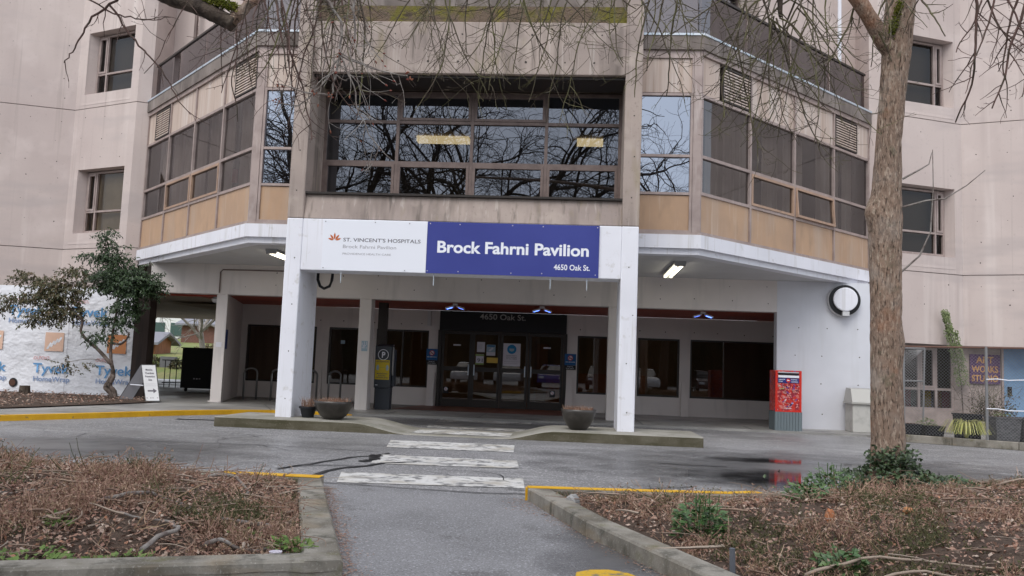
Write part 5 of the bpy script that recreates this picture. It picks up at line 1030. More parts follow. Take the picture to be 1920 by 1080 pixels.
for k in range(420):
    t = random.random(); p = Vector((3.24,8.90,4.84)).lerp(Vector((3.33,8.88,5.2)), t) + Vector((rnd(-.035,.035),rnd(-.03,.02),rnd(-.03,.03))); leaf_(mb, p, vrand(1)+Vector((0,-0.6,0.3)), Vector((0,-1,0.4)), rnd(0.02,0.04), 0.008)
tag(mb.build('moss', m_moss, e), kind='stuff')
mb = MB()
for i in range(50):                                             # the curtain of twigs before the portal
    x = -3.05 + 3.85*((i+rnd(0,1))/50); y = rnd(7.2,9.6); droop(mb, (x+rnd(-0.2,0.2), y, view_top_z(y)+rnd(0.2,0.6)), (rnd(-1.1,1.2), rnd(-0.3,0.3), rnd(-0.8,-0.3)), rnd(1.0,1.75), rnd(0.007,0.013), 0, 0.95)
for i in range(27):                                             # the dense hanging mass left of the trunk
    a = rnd(0,1); droop(mb, (2.1+rnd(-0.25,0.35), 8.8+rnd(-0.2,0.2), rnd(4.9,5.5)), ((a-0.45)*1.5+rnd(-0.2,0.2), rnd(-0.25,0.25), rnd(-0.9,-0.1)), rnd(1.0,1.8), rnd(0.008,0.014), 0, 0.95)
for i in range(10):
    y = 8.9; droop(mb, (rnd(2.55,3.4), y+rnd(-.2,.2), view_top_z(y)+rnd(0.0,0.4)), (rnd(-0.5,0.3), rnd(-0.2,0.1), -0.7), rnd(0.7,1.4), rnd(0.009,0.015), 0, 1.0)
for i in range(10):
    y = rnd(7.5,8.5); droop(mb, (rnd(0.5,1.45), y, view_top_z(y)+rnd(0.2,0.5)), (rnd(-0.3,0.3), 0, -0.8), rnd(0.7,1.3), rnd(0.008,0.014), 0, 0.9)
tag(mb.build('twigs', m_twig, e), kind='stuff')
mb = MB()
for i in range(17):
    y = rnd(7.6,9.0); droop(mb, (rnd(3.5,5.1), y, view_top_z(y)+rnd(0.2,0.6)), (rnd(-0.3,0.35), rnd(-0.2,0.2), -0.7), rnd(0.8,1.5), rnd(0.011,0.018), 0, 0.95)
tag(mb.build('twigs', m_twig_r, e), kind='stuff')
mb = MB()
for pts in ([(3.36,8.95,2.35),(3.52,8.9,2.5),(3.60,8.85,2.75),(3.63,8.85,3.2),(3.64,8.85,3.6)], [(3.37,8.95,3.02),(3.58,8.9,3.08),(3.75,8.85,3.1),(3.95,8.8,3.22),(4.12,8.8,3.38)], [(3.35,8.9,3.3),(3.5,8.85,3.4),(3.6,8.85,3.45),(3.62,8.85,3.58)]): mb.tube([Vector(p)+vrand(0.008) for p in pts], taper(0.012,0.004,len(pts)-1), 5)
mb.build('sucker_shoots', m_twig_g, e)
# ivy at its foot
m_ivy = mat('dark_ivy_leaf', (0.03,0.05,0.02), island=[(0.028,0.055,0.02),(0.05,0.085,0.03),(0.02,0.035,0.018),(0.075,0.12,0.045),(0.035,0.05,0.03)], rough=0.45, spec=0.5)
mb = MB()
for i in range(2600):
    a = rnd(0,6.283); q = abs(random.gauss(0,0.34)); x, y = TREE[0]+q*math.cos(a)*1.15, TREE[1]+q*math.sin(a)*0.9-0.12; z = rz(x,y)+rnd(0.0,0.14)*math.exp(-q)
    if q < 0.23: z += rnd(0,0.2)
    if not inside(x,y,RPOLY): z = max(0.1, z)
    leaf_(mb, Vector((x,y,z)), vrand(1)+Vector((0,-0.4,0.2)), Vector((0,-0.5,1))+vrand(0.5), rnd(0.03,0.06), rnd(0.012,0.024))
tag(tag(mb.build('ivy', m_ivy), 'dark green ivy mound round the foot of the tree', 'ivy'), kind='stuff')

# left tree, its trunk outside the picture, one mossy limb dipping into it
e = empty('overhanging_tree', (-6.6,5.2,0.2), 'tree whose thick mossy limb and drooping twigs enter at the upper left', 'tree')
limb([(-6.6,5.2,0.1),(-6.6,5.2,2.0),(-6.5,5.3,4.0),(-6.2,5.6,5.4),(-5.6,6.3,6.6)], 0.26, 0.16, m_bark2, e, 'trunk', 16)
limb([(-6.45,5.35,4.3),(-5.6,6.6,5.2),(-4.75,7.7,5.1),(-4.28,8.0,4.86),(-4.08,8.0,4.775),(-3.82,8.0,4.69),(-3.60,8.0,4.585),(-3.50,8.0,4.53)], 0.11, 0.075, m_bark2, e)
limb([(-3.52,8.0,4.56),(-3.46,8.0,4.63),(-3.38,8.0,4.72),(-3.28,8.02,4.80),(-3.1,8.05,4.95),(-2.6,8.1,5.5)], 0.06, 0.035, m_bark, e)
mb = MB()
for k in range(900):
    t = random.random(); p = Vector((-3.82,7.97,4.77)).lerp(Vector((-3.46,7.97,4.66)), t) + Vector((rnd(-.03,.03),rnd(-.05,.03),rnd(-.03,.05))); leaf_(mb, p, vrand(1)+Vector((0,-0.3,0.6)), Vector((0,-1,0.4)), rnd(0.02,0.045), 0.008)
tag(mb.build('moss', m_moss, e), kind='stuff')
mb = MB()
def sig(pts, r0, r1, spur=0.5, sub=2, m=None):
    P = []
    for i in range(len(pts)-1):
        for k in range(4): P.append(Vector(pts[i]).lerp(Vector(pts[i+1]), k/4)+vrand(0.010))
    P.append(Vector(pts[-1])); n = len(P)-1; mb.tube(P, taper(r0,r1,n), 5, False)
    for i in range(2, n):
        if random.random() < spur: t = (P[i+1]-P[i-1]).normalized(); s = t.cross(vrand(1)).normalized(); droop(mb, P[i], t*0.6+s*0.8, rnd(0.12,0.4), r0*0.4, 2 if sub > 1 else 1, 0.9)
sig([(-4.60,8,4.95),(-4.744,8,4.771),(-4.994,8,4.588),(-5.10,8,4.38),(-5.171,8,4.228),(-5.245,8,4.109)], 0.016, 0.005, 0.3)
sig([(-4.80,8,4.72),(-4.628,8,4.468),(-4.414,8,4.247),(-4.264,8,4.11),(-4.108,8,3.891),(-4.012,8,3.727),(-3.88,8,3.593)], 0.012, 0.004, 0.4)
sig([(-5.1,8,4.81),(-4.755,8,4.635),(-4.525,8,4.581),(-4.384,8,4.565),(-4.163,8,4.60)], 0.010, 0.004, 0.5)
for i in range(17):
    y = rnd(7.4,8.6); droop(mb, (rnd(-3.9,-2.55), y, view_top_z(y)+rnd(-0.1,0.45)), (rnd(-0.4,0.4), rnd(-0.2,0.2), -0.8), rnd(0.9,1.7), rnd(0.008,0.014), 0, 0.9)
tag(mb.build('twigs', m_twig_r, e), kind='stuff')
# pale budding branch in front of the portal
mb = MB(); bud = MB()
sig([(-2.40,7,4.7),(-2.257,7,4.365),(-2.102,7,4.148),(-2.095,7,3.861),(-2.122,7,3.67),(-2.157,7,3.479)], 0.016, 0.007, 0.35, 1)
sig([(-1.99,7,4.7),(-1.996,7,4.366),(-1.975,7,3.981)], 0.013, 0.008, 0.2, 1)
sig([(-2.094,7,3.837),(-1.796,7,3.721),(-1.49,7,3.668)], 0.009, 0.004, 0.4, 1); sig([(-2.098,7,3.837),(-1.978,7,3.624),(-1.918,7,3.388),(-1.812,7,3.155),(-1.591,7,2.926)], 0.009, 0.003, 0.7, 1)
sig([(-2.094,7,3.837),(-2.256,7,3.549),(-2.434,7,3.38),(-2.625,7,3.411)], 0.009, 0.004, 0.4, 1); sig([(-2.157,7,3.479),(-2.4,7,3.52),(-2.62,7,3.58)], 0.008, 0.004, 0.4, 1)
for i in range(7): droop(mb, (rnd(-2.3,-1.9),7+rnd(-.1,.1),rnd(3.8,4.4)), (rnd(-0.6,0.8),0,-0.6), rnd(0.5,1.0), 0.006, 1, 0.8, bud)
tag(mb.build('twigs', m_twig_g, e), kind='stuff')
for p in [(-2.157,7,3.479),(-1.49,7,3.668),(-2.625,7,3.411),(-1.975,7,3.981),(-2.122,7,3.67),(-2.1,7,3.86),(-2.3,7,3.51),(-2.62,7,3.58)]:
    for k in range(6): q = Vector(p)+vrand(0.03); d = vrand(1); bud.tube([q, q+d*0.012, q+d*0.026], [0.004,0.009,0.002], 4, False)
tag(bud.build('buds', m_bud, e), kind='stuff')

# shrub before the wrapped hoarding
m_shl = mat('shrub_leaf', (0.035,0.055,0.022), island=[(0.024,0.052,0.02),(0.042,0.078,0.026),(0.016,0.034,0.014),(0.062,0.10,0.04),(0.026,0.048,0.018)], rough=0.38, spec=0.5)
m_sho = mat('olive_shrub_leaf', (0.085,0.085,0.03), island=[(0.08,0.085,0.03),(0.045,0.06,0.022),(0.12,0.095,0.04),(0.06,0.06,0.025),(0.13,0.075,0.035)], rough=0.45, spec=0.5)
e = empty('evergreen_shrub', (-10.9,19.6,0.12), 'small twisted evergreen shrub with two leafy crowns before the white wrap', 'shrub')
m_st = mat('grey_brown_stem', (0.13,0.10,0.085), [dict(s=9, c=(0.22,0.18,0.155), lo=0.5, hi=0.65), dict(s=5, c=(0.06,0.045,0.035), lo=0.5, hi=0.65)], rough=0.9, bump=[(40,0.5,0.01)])
def stem(pts, r0, r1): limb(pts, r0, r1, m_st, e, 'stem', 9)
stem([(-10.86,19.6,0.08),(-10.90,19.55,0.22),(-11.05,19.5,0.38),(-10.98,19.5,0.50),(-10.85,19.5,0.75),(-10.93,19.5,0.92),(-10.98,19.5,1.2),(-10.97,19.5,1.6),(-10.92,19.5,2.1),(-10.88,19.5,2.7)], 0.062, 0.022)
stem([(-10.80,19.6,0.08),(-10.83,19.55,0.28),(-10.95,19.5,0.42),(-10.86,19.5,0.62),(-10.9,19.5,0.80)], 0.055, 0.045)
stem([(-10.93,19.5,0.92),(-11.27,19.5,1.25),(-11.62,19.5,1.50),(-11.78,19.5,1.68),(-11.72,19.5,1.92),(-11.95,19.5,2.12),(-12.25,19.5,2.38),(-12.5,19.5,2.62)], 0.045, 0.014)
stem([(-10.98,19.5,1.42),(-10.75,19.5,1.40),(-10.6,19.5,1.52),(-10.56,19.5,1.70)], 0.03, 0.016); stem([(-10.9,19.5,2.5),(-11.1,19.5,3.1),(-11.3,19.5,3.7),(-11.4,19.5,4.2)], 0.02, 0.006); stem([(-11.72,19.5,1.92),(-11.95,19.5,2.4),(-12.1,19.5,2.9)], 0.022, 0.008)
stem([(-10.9,19.5,2.4),(-10.5,19.5,2.7),(-10.1,19.5,2.85)], 0.02, 0.008); stem([(-10.9,19.5,0.9),(-11.3,19.4,1.05),(-11.75,19.3,0.98),(-12.1,19.3,0.85)], 0.008, 0.004)
def crown(mb, cl, L=(0.05,0.10)):
    for (x, z, rx, rz_, ry, n) in cl:
        m = max(1, int(n*1.4)//14)
        for _ in range(m):
            while True:
                u = vrand(1)
                if u.length < 1: break
            u = u*(0.55+0.45*random.random())/max(u.length,0.3)*max(u.length,0.45)
            c = Vector((x+u.x*rx*1.12, 19.5+u.y*ry, z+u.z*rz_)); d = Vector((u.x*0.7+rnd(-.5,.5), rnd(-.6,.3), -0.35+rnd(-.3,.5))).normalized()
            for k in range(14): p = c + d*0.022*k + vrand(0.012); leaf_(mb, p, d*0.4+vrand(0.8)+Vector((0,-0.2,-0.35)), Vector((0,-0.6,0.8))+vrand(0.5), rnd(*L), rnd(0.014,0.022))
mb = MB(); crown(mb, [(-10.8,3.0,0.72,0.42,0.5,4600),(-10.35,2.85,0.5,0.3,0.4,2200),(-11.1,3.45,0.35,0.22,0.3,700),(-11.35,4.0,0.22,0.28,0.2,260),(-11.5,3.55,0.5,0.1,0.2,260),(-10.65,2.3,0.40,0.28,0.35,900),(-10.9,1.95,0.42,0.2,0.3,420),(-11.25,1.62,0.32,0.14,0.2,240),(-11.15,3.75,0.25,0.15,0.2,200)]); tag(mb.build('crown', m_shl, e), kind='stuff')
mb = MB(); crown(mb, [(-12.45,2.62,0.62,0.42,0.45,2200),(-12.3,2.15,0.5,0.22,0.35,800),(-13.1,2.95,0.42,0.18,0.3,420),(-13.45,2.45,0.45,0.15,0.3,420),(-12.0,3.15,0.35,0.18,0.25,380),(-12.85,2.0,0.4,0.15,0.3,380),(-11.75,2.85,0.3,0.12,0.25,220),(-13.8,2.2,0.25,0.12,0.2,160),(-11.9,0.92,0.45,0.06,0.2,130)]); tag(mb.build('crown', m_sho, e), kind='stuff')
e2 = tag(MB().tube([(-13.3,19.9,0.1),(-13.3,19.9,0.32)], [0.14,0.12], 10).build('tree_stump', m_bark2), 'short cut stump in the soil before the wrap', 'stump')
m_weed = mat('fresh_green_weed', (0.10,0.17,0.03), island=[(0.09,0.16,0.03),(0.14,0.22,0.05),(0.06,0.11,0.02),(0.18,0.24,0.07)], rough=0.6)
def weed(c, r, n, h, L, lb, m=m_weed, name='green_weed', grp='green weeds in the planting beds', zf=None):
    mb = MB()
    for i in range(n):
        a = rnd(0,6.283); q = r*math.sqrt(random.random()); x, y = c[0]+q*math.cos(a), c[1]+q*math.sin(a); z = (zf(x,y) if zf else c[2])+rnd(0,h)*(1-0.5*q/r)
        leaf_(mb, Vector((x,y,z)), Vector((math.cos(a),math.sin(a),rnd(-0.1,0.8)))+vrand(0.4), Vector((0,-0.3,1))+vrand(0.4), L*rnd(0.6,1.2), L*rnd(0.22,0.36))
    for i in range(max(4,n//25)): a = rnd(0,6.283); q = r*0.5*random.random(); x, y = c[0]+q*math.cos(a), c[1]+q*math.sin(a); z = zf(x,y) if zf else c[2]; mb.tube([(x,y,z-0.02),(x+rnd(-.05,.05),y+rnd(-.05,.05),z+h)], 0.003, 3)
    return tag(mb.build(name, m), lb, 'weed' if name == 'green_weed' else 'plant', grp)
weed((-13.9,17.6,0.14), 0.25, 160, 0.08, 0.07, 'green weed tuft in the soil before the wrapped hoarding')

mb = MB()
for i in range(2600):
    x, y = rnd(-15.5,-9.6), rnd(15,20.8)
    if inside(x,y,bed_poly): s_ = rnd(0.02,0.05); leaf_(mb, Vector((x,y,0.15+rnd(0,0.03))), Vector((rnd(-1,1),rnd(-1,1),rnd(-.3,.3))), Vector((rnd(-.5,.5),rnd(-.5,.5),1)), s_*1.6, s_*0.4)
M_SOILLIT = mb
# planting bed cover: leaf litter, dry heather stems, fallen sticks
m_lit = mat('dead_leaf', (0.22,0.13,0.09), island=[(0.40,0.26,0.195),(0.26,0.14,0.105),(0.46,0.35,0.28),(0.19,0.11,0.085),(0.35,0.195,0.14),(0.48,0.39,0.32),(0.30,0.18,0.14),(0.40,0.20,0.12)], rough=0.85)
tag(tag(M_SOILLIT.build('leaf_litter', m_lit), 'scattered dead leaves on the soil before the wrapped hoarding', 'leaf litter'), kind='stuff')
m_hea = mat('dry_heather', (0.17,0.10,0.07), island=[(0.40,0.25,0.185),(0.28,0.155,0.12),(0.48,0.34,0.26),(0.30,0.22,0.13),(0.22,0.115,0.09),(0.42,0.285,0.20)], rough=0.9)
m_oli = mat('olive_heather', (0.09,0.09,0.04), island=[(0.085,0.095,0.04),(0.12,0.11,0.05),(0.055,0.065,0.03),(0.15,0.12,0.06)], rough=0.9)
m_stick = mat('bleached_stick', (0.27,0.20,0.15), island=[(0.30,0.22,0.165),(0.20,0.13,0.095),(0.38,0.31,0.25),(0.14,0.085,0.06)], rough=0.9)
def bed(poly, zf, box, nl, nt_, ns, names, hmax=0.125, kerbs=None, farb=None):
    def pick(margin=0.235):
        while True:
            x, y = rnd(box[0],box[1]), rnd(box[2],box[3])
            if inside(x,y,poly) and seg_d(x,y,kerbs) > margin and seg_d(x,y,farb) > 0.17: return x, y
    mb = MB()
    for i in range(nl):
        x, y = pick(); s = rnd(0.008,0.026)
        leaf_(mb, Vector((x,y,zf(x,y)+rnd(0.0,0.035))), Vector((rnd(-1,1),rnd(-1,1),rnd(-0.5,0.5))), Vector((rnd(-.8,.8),rnd(-.8,.8),1)), s*1.7, s*rnd(0.35,0.7), rnd(-0.5,0.6))
    tag(tag(mb.build('leaf_litter', m_lit), names[0], 'leaf litter'), kind='stuff')
    mh, mo = MB(), MB()
    for i in range(nt_):
        x, y = pick(); d = mnoise.noise(Vector((x*0.9,y*0.9,11)))
        if d < -0.12 and random.random() < 0.85: continue
        d = d + 0.7*mnoise.noise(Vector((x*2.6,y*2.6,21)))
        target = mo if mnoise.noise(Vector((x*1.1,y*1.1,4))) + rnd(-.25,.25) > 0.16 else mh
        edge_d = seg_d(x,y,poly+[poly[0]]); h = hmax*rnd(0.45,1.1)*(0.55+0.45*smooth01(edge_d/0.6))*max(0.35, 1+0.9*d)
        z = zf(x,y)-0.01; 
        for k in range(5):
            a = rnd(0,6.283); l = rnd(0.3,1.1); dv = Vector((math.cos(a)*l, math.sin(a)*l, 1)).normalized(); P = path_((x+rnd(-.04,.04),y+rnd(-.04,.04),z), dv, h*rnd(0.8,1.5), 3, 0.22, 0.1)
            target.tube(P, [0.0028,0.0024,0.0018,0.001], 3, False)
            for q in (1,2,3):
                for w in range(2): leaf_(target, P[q], vrand(1)+Vector((0,0,0.3)), vrand(1), rnd(0.012,0.028), rnd(0.003,0.006))
    for i in range(95):
        x, y = pick(0.45); t_ = mh if i % 4 else mo
        for k in range(5): droop(t_, (x+rnd(-.1,.1),y+rnd(-.1,.1),zf(x,y)), (rnd(-1,1),rnd(-1,1),rnd(0.1,0.6)), rnd(0.15,0.36), rnd(0.003,0.006), 1, 0.9)
    tag(tag(mh.build('dry_heather', m_hea), names[1], 'ground cover'), kind='stuff'); tag(tag(mo.build('olive_heather', m_oli), names[2], 'ground cover'), kind='stuff')
    mb = MB()
    for i in range(ns):
        x, y = pick(); a = rnd(0,6.283); L = rnd(0.12,0.6)**1.2; d = Vector((math.cos(a),math.sin(a),rnd(0,0.25))); n = 7; pts = [Vector((x,y,zf(x,y)+rnd(0.01,0.09)))]
        cur = rnd(-0.25,0.25)
        for k in range(n):
            d = (Matrix.Rotation(cur*rnd(0.3,1.2),3,'Z') @ d + vrand(0.08)); d.z -= 0.03; d.normalize(); q = pts[-1]+d*L/n
            if inside(q.x,q.y,poly): q.z = max(q.z, zf(q.x,q.y)+0.004)
            pts.append(q)
        r = rnd(0.0016,0.0048) if i % 5 else rnd(0.005,0.010); mb.tube(pts, taper(r*1.2, r*0.5, n), 4, False)
    tag(tag(mb.build('fallen_sticks', m_stick), names[3], 'sticks'), kind='stuff')
bed([LA,LB,(-6.6,2.72),(-9,8.2)], lz, (-6.4,-1.2,3.4,8.15), 21000, 4600, 520, ('pinkish brown leaf litter over the left planting bed','dry brown heather stems over the left planting bed','olive green heather patches in the left planting bed','thin fallen sticks lying on the left planting bed'), kerbs=[LA,LB,LC], farb=[LA,(-9,8.2)])
bed(RPOLY, rz, (-0.4,7.2,3.0,11.5), 26000, 4600, 560, ('pinkish brown leaf litter over the right planting bed','dry brown heather stems over the right planting bed','olive green heather patches in the right planting bed','thin fallen sticks lying on the right planting bed'), 0.115, kerbs=[RK,RN], farb=RF)
# larger bare roots and branches lying on the left bed
mb = None
for k, (pts, lb) in enumerate([([(-3.0,5.3),(-2.75,5.45),(-2.55,5.75),(-2.5,5.9)],'curved grey branch at the middle of the left bed'), ([(-1.95,5.6),(-2.1,5.4),(-2.3,5.42),(-2.45,5.6),(-2.7,5.68)],'wavy grey branch near the right kerb of the left bed'), ([(-2.4,4.75),(-2.3,5.0),(-2.45,5.2),(-2.75,5.15)],'looped grey branch near the front of the left bed'), ([(-4.4,5.2),(-4.0,5.35),(-3.6,5.6)],'long grey stick on the left of the left bed'), ([(-3.0,7.0),(-2.8,7.1),(-2.62,6.9),(-2.55,6.6)],'arched pale stem at the top of the left bed'), ([(-2.1,4.9),(-1.95,4.95),(-1.7,5.1)],'thin branch by the near corner of the left bed')]):
    P = []; w = wig(pts, 14, 0.012)
    for i, (x, y) in enumerate(w): P.append((x, y, lz(x,y)+0.035+0.035*math.sin(i*0.45)))
    tag(MB().tube(P, taper(0.016,0.007,len(P)-1), 7).build('fallen_branch', m_twig_g, smooth=True), lb, 'branch', 'fallen branches on the beds')
for k, (pts, lb) in enumerate([([(1.3,4.9),(1.7,5.0),(2.2,4.85),(2.7,4.8)],'long reddish bramble stem at the front of the right bed'), ([(1.5,4.6),(1.9,4.75),(2.4,4.6)],'second bramble stem below the long one in the right bed'), ([(3.9,8.2),(4.3,8.0),(4.8,8.1)],'dark stick right of the tree foot'), ([(0.95,7.6),(1.1,7.75),(1.25,8.0)],'short upright twig by the yellow kerb')]):
    w = wig(pts, 14, 0.012); P = [(x, y, rz(x,y)+0.05+0.04*math.sin(i*0.4)) for i, (x,y) in enumerate(w)]
    tag(MB().tube(P, taper(0.011,0.005,len(P)-1), 6).build('fallen_branch', m_stick, smooth=True), lb, 'branch', 'fallen branches on the beds')
for c, r, n, h, L, lb in [((-2.42,4.55,0),0.17,130,0.05,0.055,'green weed patch along the near kerb of the left bed, middle one'),((-2.85,4.42,0),0.22,150,0.05,0.055,'green weed patch along the near kerb, left of the middle one'),((-3.6,4.6,0),0.16,90,0.06,0.06,'green weed patch at the far left of the left bed'),((-1.62,5.05,0),0.13,120,0.09,0.05,'green weed tuft at the inner corner of the left bed'),((-2.0,5.25,0),0.1,70,0.06,0.045,'small green weed left of the corner tuft'),((-3.05,5.0,0),0.07,40,0.05,0.05,'tiny green weed among the sticks of the left bed')]: weed(c, r, n, h, L, lb, zf=lz)
m_salal = mat('glossy_green_leaf', (0.06,0.12,0.035), island=[(0.05,0.11,0.03),(0.085,0.16,0.05),(0.035,0.08,0.025),(0.12,0.19,0.06)], rough=0.4, spec=0.5)
for c, r, n, h, L, lb in [((0.93,6.15,0),0.17,330,0.30,0.062,'leafy green bush in the middle of the right bed'),((1.85,6.9,0),0.15,170,0.20,0.06,'pale green plant left of the tree foot'),((1.55,5.05,0),0.12,110,0.16,0.06,'small green plant at the front of the right bed'),((2.55,8.75,0),0.22,260,0.28,0.055,'green sprawling plant left of the ivy mound'),((3.95,9.15,0),0.16,160,0.14,0.055,'low green plant right of the ivy mound'),((5.2,8.7,0),0.2,170,0.25,0.06,'green sprig at the right picture edge')]: weed(c, r, n, h, L, lb, m_salal, 'green_plant', 'green plants in the right bed', rz)
# leaf drift on the path beside the kerbs, and crumbs on the road
mb = MB()
for i in range(2600):
    t = random.random()**1.2
    if i % 2: a = Vector(LA).lerp(Vector(LB), random.random()); x, y = a.x+abs(random.gauss(0,0.07))+0.01, a.y
    else: a = Vector(RK).lerp(Vector((0.95,4.5)), random.random()**0.8); x, y = a.x-abs(random.gauss(0,0.09))*(1.6 if a.y > 7 else 1)-0.01, a.y
    s = rnd(0.006,0.016); leaf_(mb, Vector((x,y,0.009+rnd(0,0.008))), Vector((rnd(-1,1),rnd(-1,1),0.05)), Vector((0,0,1)), s*1.8, s*rnd(0.2,0.5))
tag(tag(mb.build('leaf_drift', m_lit), 'brown needles and leaves gathered along both kerbs of the path', 'leaf litter'), kind='stuff')

# litter and small stones
def rock(c, r, m, name, lb, cat, sq=(1,1,0.7), seed=0):
    mb = MB(); n, k = 10, 7
    for i in range(k+1):
        th = math.pi*i/k
        for j in range(n):
            w = 2*math.pi*j/n; v = Vector((math.sin(th)*math.cos(w), math.sin(th)*math.sin(w), math.cos(th))); q = v*(1+0.35*mnoise.noise(v*1.8+Vector((seed,0,0))))*r; mb.v.append((c[0]+q.x*sq[0], c[1]+q.y*sq[1], c[2]+q.z*sq[2]))
    for i in range(k):
        for j in range(n): j2 = (j+1) % n; mb.f.append((i*n+j, (i+1)*n+j, (i+1)*n+j2, i*n+j2))
    return tag(mb.build(name, m), lb, cat)
rock((0.03,7.25,0.10), 0.07, mat('grey_stone', (0.36,0.35,0.345), [dict(s=8, c=(0.25,0.245,0.24), lo=0.45, hi=0.6)], rough=0.9), 'stone', 'pale grey stone in the left corner of the right bed', 'stone', (1,0.9,0.95), 3)
rock((1.80,6.1,rz(1.8,6.1)+0.04), 0.035, mat('terracotta_shard', (0.42,0.17,0.08), rough=0.8), 'stone', 'orange brown crumpled leaf lump in the right bed', 'leaf', (1,0.5,1.5), 5)
rock((2.38,6.25,rz(2.38,6.25)+0.04), 0.032, mat('orange_stone', (0.42,0.20,0.09), rough=0.8), 'stone', 'small orange stone right of the leaf lump', 'stone', (1.2,0.8,0.8), 9)
e = empty('paper_cup', (-1.66,4.86,0.09), 'crushed white paper cup by the left kerb corner', 'cup')
MB().lathe((-1.66,4.86,lz(-1.66,4.86)), [(0.028,0),(0.034,0.02),(0.031,0.035),(0.038,0.055),(0.034,0.056),(0.026,0.03)], 9).build('cup', mat('white_wet_paper', (0.72,0.68,0.76), rough=0.6), e)
tag(MB().tube([(0.93,4.95,0.05),(0.925,4.95,0.24)], 0.016, 8).build('marker_stake', mat('grey_plastic_pipe', (0.12,0.13,0.15), rough=0.5)), 'short dark pipe stake at the front of the right bed', 'stake')
# climbing vine and yellow grass at the art room
m_vine = mat('pale_vine_leaf', (0.19,0.24,0.08), island=[(0.14,0.18,0.065),(0.21,0.25,0.11),(0.09,0.12,0.045),(0.18,0.21,0.10)], rough=0.6)
e = empty('climbing_vine', (9.4,21.6,0.1), 'pale green climbing vine on the beige wall right of the trunk', 'vine'); mb = MB()
vp = [(9.75,22.03,0.1),(9.68,22.0,1.2),(9.56,21.9,1.75),(9.33,21.58,2.13),(9.20,21.50,2.45),(9.09,21.45,2.75),(9.02,21.42,2.98)]
MB().tube(vp, 0.012, 5).build('stem', m_st, e)
for i in range(1300):
    t = (random.random()**0.8)*5+0.99; k = min(int(t),5); p = Vector(vp[k]).lerp(Vector(vp[k+1]), t-k); w = 0.16 if t < 4.2 else 0.08
    if 4.75 < t < 5.05: continue
    leaf_(mb, p+Vector((rnd(-w,w),-rnd(0.02,0.10),rnd(-0.06,0.06))), Vector((rnd(-.6,.6),-0.4,-0.7)), Vector((0,-1,0.3))+vrand(0.4), rnd(0.035,0.06), rnd(0.014,0.022))
tag(mb.build('leaves', m_vine, e), kind='stuff')
mb = MB()
for i in range(130):
    a = rnd(0,6.283); l = rnd(0.3,0.5); c = Vector((7.9,17.75,0.16)); o3 = Vector((math.cos(a),math.sin(a),0)); w = Vector((-math.sin(a),math.cos(a),0))*0.006
    P = [c+o3*0.03, c+o3*l*0.35+Vector((0,0,l*0.75)), c+o3*l*0.75+Vector((0,0,l*0.7)), c+o3*l*1.05+Vector((0,0,l*0.2))]
    for q in range(3): mb.quad(P[q]-w, P[q]+w, P[q+1]+w*0.7, P[q+1]-w*0.7)
tag(mb.build('grass_clump', mat('yellow_grass', (0.42,0.40,0.12), island=[(0.40,0.38,0.10),(0.52,0.50,0.2),(0.26,0.30,0.07)], rough=0.6)), 'arching yellow grass clump in front of the wire fence', 'plant')
mb = MB()
for x, y, n in ((9.75,21.3,90),(9.95,21.25,90),(10.25,21.35,60)):
    for i in range(n//6): droop(mb, (x+rnd(-.15,.15), y, 0.5), (rnd(-.4,.4), rnd(-.2,.2), 1.0), rnd(0.5,1.1), 0.006, 1, 0.7)
for i in range(700): p = Vector((rnd(9.55,10.6),rnd(21.0,21.5),rnd(0.15,1.0)*rnd(0.5,1.0)+0.1)); leaf_(mb, p, vrand(1), vrand(1), rnd(0.04,0.08), 0.02)
tag(tag(mb.build('bare_climber', m_twig), 'dark brown climber thicket behind the wire fence', 'climber'), kind='stuff')
weed((7.75,19.3,0.28), 0.18, 120, 0.2, 0.06, 'green tuft in the trough behind the fence', m_vine, 'green_plant', 'potted plants behind the fence'); weed((8.72,18.0,0.6), 0.16, 60, 0.06, 0.05, 'low green growth in the grey planter box', m_vine, 'green_plant', 'potted plants behind the fence')

# ------------------------------------------------------------------ beyond the undercroft
struct(MB().quad((-60,36.2,0.01),(-8,36.2,0.01),(-8,40.5,0.01),(-60,40.5,0.01)).build('garden_path', mat('pale_wet_path', (0.42,0.42,0.43), rough=0.5)))
mb = MB()
for (ya,za),(yb,zb) in (((40.6,0.0),(50,1.2)),((50,1.2),(70,2.3)),((70,2.3),(110,3.6))): mb.quad((-90,ya,za),(-5,ya,za),(-5,yb,zb),(-90,yb,zb))
struct(mb.build('lawn_slope', m_lawn))
m_rb = mat('red_brown_brick', (0.17,0.085,0.065), [dict(s=6, st=(1,1,3), c=(0.12,0.06,0.05), lo=0.45, hi=0.6)], rough=0.9); m_rf = mat('grey_shingle_roof', (0.22,0.22,0.25), rough=0.85)
def house(nm, lb, x0, x1, y0, y1, z0, z1, zr, m, mr):
    e = empty(nm, ((x0+x1)/2,y0,z0), lb, 'building'); xm = (x0+x1)/2; ym = (y0+y1)/2
    mb = MB().box(x0,x1,y0,y1,z0-0.5,z1); mb.quad((x0,y0,z1),(x0,ym,zr),(x0,y1,z1)); mb.quad((x1,y0,z1),(x1,y1,z1),(x1,ym,zr)); mb.build('wall', m, e)
    for s in (1,-1):
        ya = y0-0.5 if s > 0 else y1+0.5; k = (zr-z1)/(ym-y0)*0.5
        MB().hexa(((x0-0.4,ya,z1-k),(x1+0.4,ya,z1-k),(x1+0.4,ym,zr),(x0-0.4,ym,zr)), ((x0-0.4,ya,z1-k+0.15),(x1+0.4,ya,z1-k+0.15),(x1+0.4,ym,zr+0.15),(x0-0.4,ym,zr+0.15))).build('roof_slope', mr, e)
    return e
